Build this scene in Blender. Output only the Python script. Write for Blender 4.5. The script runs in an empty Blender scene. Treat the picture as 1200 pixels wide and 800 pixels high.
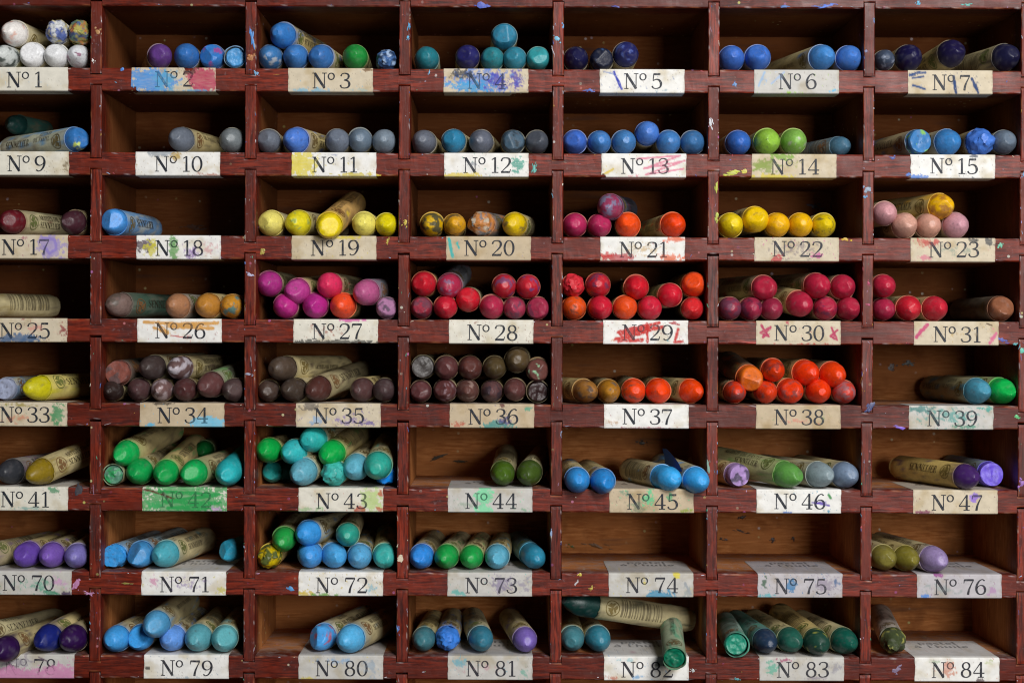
import bpy, bmesh, math, random
from mathutils import Vector, Matrix, noise

random.seed(7)
C = bpy.context.scene.collection
SC = bpy.context.scene

# ------------------------------------------------------------------ scale: photo pixels -> metres on the cabinet's front plane (y = 0)
S = 0.392e-3            # metres per photo pixel on the front plane
DIST = 0.76             # camera to front plane
PX0, PY0 = 587.0, 397.0 # where the camera axis meets the front plane
ROLL = math.radians(0.2)
DEPTH = 0.072           # inner depth of a compartment

# ------------------------------------------------------------------ camera
cd = bpy.data.cameras.new('camera')
cam = bpy.data.objects.new('camera', cd); C.objects.link(cam)
cd.sensor_width = 36.0
cd.lens = 36.0 * DIST / (1200 * S)
cd.shift_x = (600 - PX0) / 1200
cd.shift_y = -(400 - PY0) / 1200
cam.matrix_world = Matrix.Translation((0, -DIST, 0)) @ Matrix.Rotation(math.pi / 2, 4, 'X') @ Matrix.Rotation(ROLL, 4, 'Z')
cd.clip_start = 0.01; cd.clip_end = 50
cd.dof.use_dof = True; cd.dof.focus_distance = DIST + 0.002; cd.dof.aperture_fstop = 10.0
SC.camera = cam

# ------------------------------------------------------------------ light: a dim room and two soft lamps
W = bpy.data.worlds.new('World'); SC.world = W; W.use_nodes = True
bg = W.node_tree.nodes['Background']
bg.inputs[0].default_value = (0.80, 0.90, 1.0, 1); bg.inputs[1].default_value = 0.014

def area(name, loc, target, size, power, col):
    l = bpy.data.lights.new(name, 'AREA'); l.shape = 'RECTANGLE'
    l.size, l.size_y = size; l.energy = power; l.color = col
    o = bpy.data.objects.new(name, l); C.objects.link(o)
    o.location = loc
    o.rotation_euler = (Vector(target) - Vector(loc)).to_track_quat('-Z', 'Y').to_euler()
area('window_light', (0.44, -1.15, 0.62), (0, 0, 0.0), (0.30, 0.40), 18.5, (1.0, 0.985, 0.965))
area('room_light', (0.40, -1.0, 0.06), (0, 0, -0.08), (0.24, 0.24), 4.0, (1.0, 0.97, 0.95))

SC.view_settings.view_transform = 'Standard'; SC.view_settings.look = 'None'
SC.view_settings.exposure = 0.0; SC.view_settings.gamma = 1.0
SC.cycles.use_denoising = True
SC.cycles.max_bounces = 8
SC.cycles.filter_width = 1.15

# ------------------------------------------------------------------ helpers
def lin(h):
    v = [int(h[i:i + 2], 16) / 255 for i in (0, 2, 4)]
    return tuple((c / 12.92 if c <= 0.04045 else ((c + 0.055) / 1.055) ** 2.4) for c in v)

def mixc(a, b, t):
    return tuple(a[i] * (1 - t) + b[i] * t for i in range(3))

def unroll(px, py):
    """photo pixel -> pixel of the level cabinet (the camera is rolled a little)"""
    dx, dy = px - PX0, py - PY0
    c, s = math.cos(ROLL), math.sin(ROLL)
    return PX0 + dx * c + dy * s, PY0 - dx * s + dy * c

def world(px, py, y=0.0):
    u, v = unroll(px, py)
    k = (DIST + y) / DIST
    return Vector(((u - PX0) * S * k, y, (PY0 - v) * S * k))

def nz(x, y, z=0.0):
    return noise.noise(Vector((x, y, z)))

def fbm(x, y, z=0.0, o=4):
    return noise.fractal(Vector((x, y, z)), 1.0, 2.0, o)

def sstep(a, b, x):
    t = max(0.0, min(1.0, (x - a) / (b - a)))
    return t * t * (3 - 2 * t)

class Mesh:
    """collects vertices, faces, per-vertex colours and per-face material slots for ONE mesh object"""
    def __init__(self):
        self.v, self.f, self.c, self.m, self.sm = [], [], [], [], []
    def vert(self, p, col=(1, 1, 1)):
        self.v.append(tuple(p)); self.c.append(col); return len(self.v) - 1
    def face(self, idx, mat=0, smooth=False):
        self.f.append(tuple(idx)); self.m.append(mat); self.sm.append(smooth)
    def build(self, name, mats, parent=None):
        me = bpy.data.meshes.new(name)
        me.from_pydata(self.v, [], self.f)
        a = me.color_attributes.new('Col', 'FLOAT_COLOR', 'POINT')
        flat = []
        for c in self.c: flat += [c[0], c[1], c[2], 1.0]
        a.data.foreach_set('color', flat)
        me.polygons.foreach_set('material_index', self.m)
        me.polygons.foreach_set('use_smooth', self.sm)
        for m in mats: me.materials.append(m)
        me.update()
        o = bpy.data.objects.new(name, me); C.objects.link(o)
        if parent is not None: o.parent = parent
        return o

# ------------------------------------------------------------------ materials
def new_mat(name):
    m = bpy.data.materials.new(name); m.use_nodes = True
    nt = m.node_tree; p = nt.nodes['Principled BSDF']
    return m, nt, p
def N(nt, t, **kw):
    n = nt.nodes.new(t)
    for k, v in kw.items():
        if k.startswith('i_'):
            n.inputs[k[2:].replace('_', ' ')].default_value = v
        else: setattr(n, k, v)
    return n
def mixrgb(nt, fac, a, b, blend='MIX'):
    n = nt.nodes.new('ShaderNodeMix'); n.data_type = 'RGBA'; n.blend_type = blend
    for sock, val in ((n.inputs[0], fac), (n.inputs[6], a), (n.inputs[7], b)):
        if hasattr(val, 'is_output'): nt.links.new(val, sock)
        else: sock.default_value = val if not isinstance(val, tuple) else (*val, 1)
    return n.outputs[2]
def ramp(nt, src, lo, hi):
    n = nt.nodes.new('ShaderNodeMapRange'); n.interpolation_type = 'SMOOTHSTEP'
    n.inputs[1].default_value = lo; n.inputs[2].default_value = hi
    nt.links.new(src, n.inputs[0]); return n.outputs[0]
def mathn(nt, op, a, b):
    n = nt.nodes.new('ShaderNodeMath'); n.operation = op
    for s, v in ((n.inputs[0], a), (n.inputs[1], b)):
        if hasattr(v, 'is_output'): nt.links.new(v, s)
        else: s.default_value = v
    return n.outputs[0]

def wood(name, axis, bare_only=False):
    """red-stained hardwood; the stain fades into bare wood inside the compartment"""
    m, nt, p = new_mat(name)
    tc = N(nt, 'ShaderNodeTexCoord')
    sep = N(nt, 'ShaderNodeSeparateXYZ'); nt.links.new(tc.outputs['Object'], sep.inputs[0])
    mp = N(nt, 'ShaderNodeMapping'); nt.links.new(tc.outputs['Object'], mp.inputs[0])
    sc = {'x': (90, 900, 900), 'z': (900, 900, 90)}[axis]
    mp.inputs['Scale'].default_value = sc
    grain = N(nt, 'ShaderNodeTexNoise', i_Scale=1.0, i_Detail=5.0, i_Roughness=0.65); nt.links.new(mp.outputs[0], grain.inputs['Vector'])
    mp2 = N(nt, 'ShaderNodeMapping'); nt.links.new(tc.outputs['Object'], mp2.inputs[0])
    mp2.inputs['Scale'].default_value = tuple(v * 0.22 for v in sc)
    broad = N(nt, 'ShaderNodeTexNoise', i_Scale=1.0, i_Detail=4.0, i_Distortion=0.6); nt.links.new(mp2.outputs[0], broad.inputs['Vector'])
    blot = N(nt, 'ShaderNodeTexNoise', i_Scale=55.0, i_Detail=5.0, i_Roughness=0.6); nt.links.new(tc.outputs['Object'], blot.inputs['Vector'])
    fine = N(nt, 'ShaderNodeTexNoise', i_Scale=420.0, i_Detail=5.0, i_Roughness=0.7); nt.links.new(tc.outputs['Object'], fine.inputs['Vector'])
    # bare wood
    bare = mixrgb(nt, ramp(nt, grain.outputs[0], 0.38, 0.66), (0.310, 0.108, 0.030), (0.540, 0.228, 0.078))
    bare = mixrgb(nt, ramp(nt, broad.outputs[0], 0.35, 0.7), bare, (0.380, 0.148, 0.048))
    bare = mixrgb(nt, mathn(nt, 'MULTIPLY', ramp(nt, blot.outputs[0], 0.52, 0.72), 0.55), bare, (0.145, 0.048, 0.016))
    bare = mixrgb(nt, mathn(nt, 'MULTIPLY', ramp(nt, sep.outputs['Z'], -0.085, 0.02), 0.80), bare, (0.088, 0.0240, 0.0070))  # upper rows: darker stained wood, with their deeper shade put into the colour
    # red stain with worn and dusty places
    st = mixrgb(nt, ramp(nt, grain.outputs[0], 0.36, 0.64), (0.046, 0.0055, 0.0034), (0.205, 0.0220, 0.0078))
    st = mixrgb(nt, ramp(nt, broad.outputs[0], 0.42, 0.68), st, (0.105, 0.0130, 0.0058))
    st = mixrgb(nt, mathn(nt, 'MULTIPLY', ramp(nt, blot.outputs[0], 0.5, 0.75), 0.6), st, (0.034, 0.0085, 0.0085))
    worn = mathn(nt, 'MULTIPLY', ramp(nt, fine.outputs[0], 0.56, 0.70), ramp(nt, blot.outputs[0], 0.42, 0.62))
    st = mixrgb(nt, mathn(nt, 'MULTIPLY', worn, 0.5), st, (0.20, 0.125, 0.13))
    chips = mathn(nt, 'MULTIPLY', ramp(nt, fine.outputs[0], 0.30, 0.24), ramp(nt, broad.outputs[0], 0.5, 0.62))
    st = mixrgb(nt, mathn(nt, 'MULTIPLY', chips, 0.7), st, (0.30, 0.10, 0.03))
    at = N(nt, 'ShaderNodeVertexColor', layer_name='Col')
    ew = N(nt, 'ShaderNodeSeparateColor'); nt.links.new(at.outputs[0], ew.inputs[0])
    oi = N(nt, 'ShaderNodeObjectInfo')
    vr = N(nt, 'ShaderNodeMapRange'); vr.inputs[3].default_value = 0.72; vr.inputs[4].default_value = 1.25; nt.links.new(oi.outputs['Random'], vr.inputs[0])
    vc = N(nt, 'ShaderNodeCombineColor')
    for i in range(3): nt.links.new(vr.outputs[0], vc.inputs[i])
    st = mixrgb(nt, 1.0, st, vc.outputs[0], 'MULTIPLY')
    st = mixrgb(nt, ew.outputs[0], st, (0.27, 0.085, 0.035))
    st = mixrgb(nt, ew.outputs[1], st, (0.42, 0.36, 0.36))
    if bare_only:
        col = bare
    else:
        w = mathn(nt, 'ADD', sep.outputs['Y'], mathn(nt, 'MULTIPLY', mathn(nt, 'SUBTRACT', blot.outputs[0], 0.5), 0.022))
        col = mixrgb(nt, ramp(nt, w, 0.004, 0.020), st, bare)
    geo = N(nt, 'ShaderNodeNewGeometry'); gs = N(nt, 'ShaderNodeSeparateXYZ'); nt.links.new(geo.outputs['True Normal'], gs.inputs[0])
    upf = ramp(nt, gs.outputs['Z'], 0.6, 0.9)
    dn = N(nt, 'ShaderNodeTexNoise', i_Scale=140.0, i_Detail=6.0, i_Roughness=0.7); nt.links.new(tc.outputs['Object'], dn.inputs['Vector'])
    dust = mathn(nt, 'MULTIPLY', upf, mathn(nt, 'MULTIPLY', ramp(nt, dn.outputs[0], 0.40, 0.68), 0.55))
    col = mixrgb(nt, dust, col, (0.27, 0.225, 0.215))
    vo = N(nt, 'ShaderNodeTexVoronoi', i_Scale=330.0); nt.links.new(tc.outputs['Object'], vo.inputs['Vector'])
    vs = N(nt, 'ShaderNodeSeparateColor'); nt.links.new(vo.outputs['Color'], vs.inputs[0])
    dot = mathn(nt, 'MULTIPLY', ramp(nt, vo.outputs['Distance'], 0.26, 0.18), ramp(nt, vs.outputs[0], 0.86, 0.89))
    crumb = N(nt, 'ShaderNodeHueSaturation', i_Saturation=0.75, i_Value=0.55); nt.links.new(vo.outputs['Color'], crumb.inputs['Color'])
    pat = ramp(nt, blot.outputs[0], 0.46, 0.60)
    col = mixrgb(nt, mathn(nt, 'MULTIPLY', mathn(nt, 'MULTIPLY', dot, pat), 0.75), col, crumb.outputs[0])
    sm_ = N(nt, 'ShaderNodeTexNoise', i_Scale=38.0, i_Detail=3.0, i_Roughness=0.75); nt.links.new(mp2.outputs[0], sm_.inputs['Vector']); sm_.inputs['Scale'].default_value = 0.5
    col = mixrgb(nt, mathn(nt, 'MULTIPLY', ramp(nt, sm_.outputs[0], 0.60, 0.74), 0.5), col, (0.045, 0.030, 0.028))
    nt.links.new(col, p.inputs['Base Color'])
    rg = N(nt, 'ShaderNodeMapRange'); rg.inputs[1].default_value = 0.3; rg.inputs[2].default_value = 0.7; rg.inputs[3].default_value = 0.34; rg.inputs[4].default_value = 0.62
    nt.links.new(blot.outputs[0], rg.inputs[0]); 
    if bare_only:
        p.inputs['Roughness'].default_value = 0.85; p.inputs['Specular IOR Level'].default_value = 0.06
    else:
        inner = ramp(nt, w, 0.004, 0.020)
        nt.links.new(mathn(nt, 'MAXIMUM', rg.outputs[0], mathn(nt, 'MULTIPLY', inner, 0.8)), p.inputs['Roughness'])
        nt.links.new(mathn(nt, 'SUBTRACT', 0.30, mathn(nt, 'MULTIPLY', inner, 0.24)), p.inputs['Specular IOR Level'])
    bp = N(nt, 'ShaderNodeBump', i_Strength=0.35, i_Distance=0.0003)
    nt.links.new(grain.outputs[0], bp.inputs['Height']); nt.links.new(bp.outputs[0], p.inputs['Normal'])
    return m

def colour_mat(name, rough, var, bscale, bstr, spec=0.4, bdist=0.0003):
    m, nt, p = new_mat(name)
    at = N(nt, 'ShaderNodeVertexColor', layer_name='Col')
    tc = N(nt, 'ShaderNodeTexCoord')
    n1 = N(nt, 'ShaderNodeTexNoise', i_Scale=bscale, i_Detail=5.0, i_Roughness=0.65); nt.links.new(tc.outputs['Object'], n1.inputs['Vector'])
    mr = N(nt, 'ShaderNodeMapRange'); mr.inputs[1].default_value = 0.3; mr.inputs[2].default_value = 0.7
    mr.inputs[3].default_value = 1 - var; mr.inputs[4].default_value = 1 + var * 0.5
    nt.links.new(n1.outputs[0], mr.inputs[0])
    cb = N(nt, 'ShaderNodeCombineColor')
    for i in range(3): nt.links.new(mr.outputs[0], cb.inputs[i])
    nt.links.new(mixrgb(nt, 1.0, at.outputs[0], cb.outputs[0], 'MULTIPLY'), p.inputs['Base Color'])
    p.inputs['Roughness'].default_value = rough; p.inputs['Specular IOR Level'].default_value = spec
    bp = N(nt, 'ShaderNodeBump', i_Strength=bstr, i_Distance=bdist)
    nt.links.new(n1.outputs[0], bp.inputs['Height']); nt.links.new(bp.outputs[0], p.inputs['Normal'])
    return m

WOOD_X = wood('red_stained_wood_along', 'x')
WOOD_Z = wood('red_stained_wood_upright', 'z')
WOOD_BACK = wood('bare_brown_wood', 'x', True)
WAX = colour_mat('pastel_wax', 0.40, 0.20, 900.0, 0.38, 0.32)
PAPER = colour_mat('wrapper_paper', 0.62, 0.16, 500.0, 0.15, 0.25)
CARD = colour_mat('label_card', 0.66, 0.12, 260.0, 0.22, 0.14)
INK = colour_mat('printed_ink', 0.55, 0.05, 300.0, 0.05, 0.3)
PAINT = colour_mat('dried_paint', 0.45, 0.15, 700.0, 0.4, 0.4)

# ------------------------------------------------------------------ stroke lettering (serif)
def spline(pts, n=6):
    out = []
    P = [pts[0]] + list(pts) + [pts[-1]]
    for i in range(1, len(P) - 2):
        p0, p1, p2, p3 = P[i - 1:i + 3]
        for k in range(n):
            t = k / n
            out.append(tuple(0.5 * (2 * b + (c - a) * t + (2 * a - 5 * b + 4 * c - d) * t * t + (3 * b - a - 3 * c + d) * t ** 3) for a, b, c, d in zip(p0, p1, p2, p3)))
    out.append(tuple(pts[-1])); return out

def ell(cx, cy, rx, ry, thick, thin, n=22):
    return [(cx + rx * math.cos(a), cy + ry * math.sin(a), thin + (thick - thin) * abs(math.cos(a)) ** 1.3) for a in [2 * math.pi * i / n for i in range(n + 1)]]

T0, K0 = 0.05, 0.125
def _seg(n=5, *pts):
    out = []
    for a, b in zip(pts[:-1], pts[1:]):
        for k in range(n):
            out.append(tuple(x + (y - x) * k / n for x, y in zip(a, b)))
    out.append(pts[-1]); return out
SIX = spline([(.53, .88, .08), (.41, .97, .05), (.23, .88, .08), (.08, .6, .12), (.06, .3, .12), (.16, .08, .08), (.32, .02, .05), (.5, .1, .1), (.57, .3, .12), (.5, .52, .1), (.33, .6, .05), (.16, .52, .05), (.09, .38, .06)])
GLYPH = {
 '0': (.64, [ell(.31, .5, .26, .48, .12, .045)]),
 '1': (.5, [_seg(6, (.27, 1, .1), (.27, 0, .12)), _seg(3, (.08, .025, T0), (.46, .025, T0)), _seg(3, (.27, .98, .07), (.08, .85, .05))]),
 '2': (.64, [spline([(.06, .76, .1), (.12, .92, .07), (.3, .97, .05), (.49, .92, .09), (.55, .74, .13), (.47, .52, .1), (.25, .27, .06), (.05, .06, .05)]), _seg(6, (.04, .055, .11), (.55, .055, .11)), _seg(2, (.55, .06, .05), (.59, .24, .04))]),
 '3': (.62, [spline([(.07, .79, .1), (.13, .92, .06), (.29, .97, .05), (.47, .91, .09), (.52, .76, .12), (.44, .6, .08), (.24, .53, .045)]), spline([(.24, .53, .045), (.47, .47, .08), (.56, .27, .13), (.49, .09, .09), (.28, .02, .05), (.1, .07, .06), (.04, .22, .1)])]),
 '4': (.68, [_seg(6, (.46, .99, .06), (.02, .29, .05)), _seg(6, (.02, .28, .06), (.66, .28, .06)), _seg(8, (.46, 1, .11), (.46, 0, .12)), _seg(3, (.28, .025, T0), (.63, .025, T0))]),
 '5': (.62, [_seg(3, (.13, .96, .05), (.1, .52, .05)), _seg(4, (.12, .94, .1), (.52, .94, .11)), spline([(.1, .52, .05), (.28, .61, .06), (.47, .54, .1), (.56, .32, .13), (.49, .1, .09), (.28, .02, .05), (.11, .06, .06), (.04, .18, .1)])]),
 '6': (.64, [SIX]),
 '7': (.62, [_seg(5, (.05, .94, .11), (.59, .94, .11)), _seg(2, (.05, .97, .05), (.03, .74, .04)), spline([(.59, .94, .05), (.44, .62, .07), (.32, .3, .11), (.27, 0, .13)])]),
 '8': (.64, [ell(.31, .755, .2, .22, .1, .05), ell(.31, .275, .25, .255, .12, .05)]),
 '9': (.64, [[(.63 - x, .99 - y, w) for x, y, w in SIX]]),
 'N': (.9, [_seg(6, (.13, 0, .055), (.13, 1, .055)), _seg(6, (.75, 0, .055), (.75, 1, .055)), _seg(10, (.13, .98, .15), (.75, .02, .15)), _seg(3, (0, .022, .045), (.27, .022, .045)), _seg(3, (.6, .978, .045), (.9, .978, .045)), _seg(2, (-.02, .978, .045), (.15, .978, .045))]),
 'o': (.5, [ell(.25, .77, .19, .205, .085, .055)]),
 'S': (.56, [spline([(.46, .78, .05), (.42, .93, .05), (.27, .98, .05), (.1, .9, .1), (.08, .72, .12), (.26, .53, .13), (.44, .36, .12), (.44, .13, .1), (.27, .02, .05), (.09, .06, .05), (.05, .24, .05)])]),
 'E': (.62, [_seg(4, (.14, 0, .13), (.14, 1, .13)), _seg(3, (.02, .97, T0), (.52, .97, T0)), _seg(3, (.02, .03, T0), (.54, .03, T0)), _seg(3, (.14, .5, T0), (.4, .5, T0)), _seg(1, (.53, .97, .05), (.53, .78, .05)), _seg(1, (.55, .03, .05), (.55, .24, .05))]),
 'L': (.6, [_seg(4, (.14, 0, .13), (.14, 1, .13)), _seg(2, (.02, .97, T0), (.28, .97, T0)), _seg(3, (.02, .03, T0), (.54, .03, T0)), _seg(1, (.54, .03, .05), (.54, .26, .05))]),
 'I': (.34, [_seg(4, (.15, 0, .13), (.15, 1, .13)), _seg(2, (.02, .97, T0), (.28, .97, T0)), _seg(2, (.02, .03, T0), (.28, .03, T0))]),
 'R': (.7, [_seg(4, (.14, 0, .13), (.14, 1, .13)), _seg(2, (.02, .03, T0), (.28, .03, T0)), spline([(.02, .97, .05), (.35, .97, .05), (.52, .76, .12), (.36, .53, .05), (.14, .52, .05)]), _seg(3, (.34, .52, .08), (.62, .02, .12))]),
 'A': (.78, [_seg(4, (.06, .02, .05), (.36, 1, .05)), _seg(4, (.36, 1, .13), (.66, .02, .13)), _seg(2, (.16, .35, T0), (.56, .35, T0)), _seg(1, (0, .02, T0), (.18, .02, T0)), _seg(1, (.54, .02, T0), (.78, .02, T0))]),
 'T': (.66, [_seg(4, (.31, 0, .13), (.31, 1, .13)), _seg(3, (.02, .97, T0), (.6, .97, T0)), _seg(1, (.03, .97, .05), (.03, .76, .05)), _seg(1, (.6, .97, .05), (.6, .76, .05)), _seg(2, (.18, .03, T0), (.44, .03, T0))]),
 'O': (.78, [ell(.36, .5, .3, .48, .13, .05)]),
 'P': (.62, [_seg(4, (.14, 0, .13), (.14, 1, .13)), _seg(2, (.02, .03, T0), (.28, .03, T0)), spline([(.02, .97, .05), (.35, .97, .05), (.53, .74, .12), (.36, .48, .05), (.14, .47, .05)])]),
 'H': (.84, [_seg(4, (.14, 0, .13), (.14, 1, .13)), _seg(4, (.64, 0, .13), (.64, 1, .13)), _seg(3, (.14, .5, T0), (.64, .5, T0))]),
 'U': (.8, [spline([(.14, .98, .13), (.14, .3, .13), (.36, .02, .06), (.6, .3, .05), (.6, .98, .05)])]),
 # lower case for the card flap
 'p': (.56, [_seg(4, (.1, -.3, .11), (.1, .62, .11)), ell(.28, .31, .19, .29, .1, .05)]),
 'a': (.54, [ell(.22, .2, .17, .19, .1, .05), _seg(4, (.41, .45, .11), (.41, 0, .11)), spline([(.08, .5, .06), (.24, .62, .05), (.41, .45, .1)])]),
 's': (.42, [spline([(.33, .5, .05), (.2, .61, .05), (.08, .5, .1), (.2, .32, .11), (.33, .14, .1), (.2, .02, .05), (.05, .12, .05)])]),
 't': (.38, [spline([(.16, .85, .1), (.16, .2, .11), (.24, .03, .06), (.34, .1, .05)]), _seg(2, (.03, .6, T0), (.32, .6, T0))]),
 'e': (.52, [spline([(.07, .33, .05), (.42, .34, .05), (.36, .56, .08), (.22, .61, .05), (.06, .32, .11), (.22, .02, .06), (.42, .14, .05)])]),
 'l': (.28, [_seg(4, (.12, 0, .11), (.12, 1, .11)), _seg(1, (.02, .02, T0), (.24, .02, T0))]),
 'h': (.6, [_seg(4, (.12, 0, .11), (.12, 1, .11)), spline([(.12, .45, .05), (.3, .61, .06), (.45, .45, .11), (.45, 0, .11)])]),
 'u': (.6, [spline([(.12, .61, .11), (.12, .15, .11), (.27, .02, .05), (.45, .2, .06)]), _seg(3, (.45, .62, .11), (.45, 0, .11))]),
 'i': (.28, [_seg(3, (.12, 0, .11), (.12, .61, .11)), _seg(1, (.12, .8, .11), (.12, .92, .11))]),
 "'": (.2, [_seg(1, (.08, .98, .1), (.08, .78, .06))]),
 '`': (.0, [_seg(1, (-.38, .9, .09), (-.24, .74, .05))]),
 ' ': (.36, []),
}
def text_strokes(txt, h, track=0.03):
    """list of strokes [(x, y, w)...] in metres and the total width"""
    x, out = 0.0, []
    for ch in txt:
        adv, st = GLYPH[ch]
        for s in st: out.append([((px + x) * h, py * h, w * h) for px, py, w in s])
        x += adv + track
    return out, x * h

def ribbon(mesh, stroke, place, colf, mat, lift):
    """a flat pen stroke; place(x, y, lift) -> 3-D point"""
    n = len(stroke); prev = None
    for i, (x, y, w) in enumerate(stroke):
        a = stroke[max(0, i - 1)]; b = stroke[min(n - 1, i + 1)]
        dx, dy = b[0] - a[0], b[1] - a[1]; L = math.hypot(dx, dy) or 1
        nx, ny = -dy / L * w / 2, dx / L * w / 2
        q = (mesh.vert(place(x + nx, y + ny, lift), colf(x + nx, y + ny)), mesh.vert(place(x - nx, y - ny, lift), colf(x - nx, y - ny)))
        if prev: mesh.face((prev[0], prev[1], q[1], q[0]), mat)
        prev = q

# ------------------------------------------------------------------ the cabinet
def part_label(o, text): o['label'] = text
cab = bpy.data.objects.new('pigeonhole_rack', None); C.objects.link(cab)
cab['label'] = 'dark red wooden pigeonhole rack with numbered paper labels on its shelf edges'
cab['category'] = 'pigeonhole rack'

FLOOR = [81, 179.7, 277.4, 375, 473.6, 572.4, 671.0, 768.6]     # shelf tops at the middle of the photo
TH = 27.3
shelf_px = [-18.3] + FLOOR + [866.5]                             # plus the shelf above and the one below the picture
XT = [-67.5, 112.7, 294.0, 474.3, 654.2, 836.7, 1018.7, 1203.5, 1387]   # divider centres at the top row
XB = [-69.5, 111.3, 291.7, 471.2, 651.2, 833.8, 1014.2, 1197.5, 1380]   # ... at the bottom row
DW = 13.6                                                        # divider width in pixels
NOTCH = 7.2
def zpx(py): return (PY0 - py) * S
def xpx(px): return (px - PX0) * S
def div_x(col, row):      # row may be fractional: 0 = top row, 7 = bottom row
    t = row / 7.0
    px = XT[col] * (1 - t) + XB[col] * t
    py = 45 + 98 * row
    return xpx(unroll(px, py)[0])
SHELF_TOP = [zpx(p) for p in shelf_px]
SHELF_BOT = [zpx(p + TH) for p in shelf_px]
X_LEFT, X_RIGHT = div_x(0, 3) - 0.006, div_x(8, 3) + 0.006

PALETTE = ['e8e6ee', 'cfd4e6', '3f7fd2', '2f5fb8', '9fc4ea', '8f8fd0', 'd9cdb5', '4aa6c8', 'b9b3c9', '35b08a', 'd2a53a', 'c0475a', 'efe9d8', 'c8a0c8']
def fleck(mesh, cx, cz, w, h, ang, col, mat, y, rnd):
    n = 12; ca, sa = math.cos(ang), math.sin(ang); q1, q2 = rnd.uniform(0, 90), rnd.uniform(0, 90)
    ring, inner = [], []
    for i in range(n):
        a = 2 * math.pi * i / n
        r = 1 + .7 * nz(math.cos(a) * 1.1 + q1, math.sin(a) * 1.1, q2) + .4 * nz(math.cos(a) * 2.6 + q2, math.sin(a) * 2.6, q1)
        for lst, k, yy in ((ring, 1.0, -0.00002), (inner, 0.6, y)):
            u, v = math.cos(a) * r * k * w / 2, math.sin(a) * r * k * h / 2
            lst.append(mesh.vert((cx + u * ca - v * sa, yy, cz + u * sa + v * ca), mixc(col, (.35, .28, .26), rnd.uniform(0, .25))))
    for i in range(n):
        j = (i + 1) % n
        mesh.face((ring[i], ring[j], inner[j], inner[i]), mat, True)
    mesh.face(inner, mat, True)

def splat(mesh, cx, cz, w, h, ang, hexcol, mat=1, y=-0.00016, seed=0, zlim=None, xlim=None):
    """a smear of dried paint: one larger bit and smaller ones scattered along it"""
    rnd = random.Random(seed or int(abs(cx * 1e5) + abs(cz * 3e5)))
    col = lin(hexcol); ca, sa = math.cos(ang), math.sin(ang)
    big = max(w, h) > .0018
    bits = [(0, 0, .62, .7)] if big else [(0, 0, 1, 1)]
    if big:
        for _ in range(rnd.randint(5, 9)):
            k = rnd.uniform(.10, .38); bits.append((rnd.uniform(-.55, .55), rnd.uniform(-.5, .5), k, k * rnd.uniform(.7, 1.3)))
    for a, b, kw, kh in bits:
        x = cx + a * w * ca - b * h * sa; z = cz + a * w * sa + b * h * ca
        if zlim and not (zlim[0] < z < zlim[1]): continue
        if xlim and not (xlim[0] < x < xlim[1]): continue
        fleck(mesh, x, z, w * kw, h * kh, ang + rnd.uniform(-.2, .2), mixc(col, tuple(t * .6 for t in col), rnd.uniform(0, .6)), mat, y * rnd.uniform(.6, 1.1), rnd)

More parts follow.
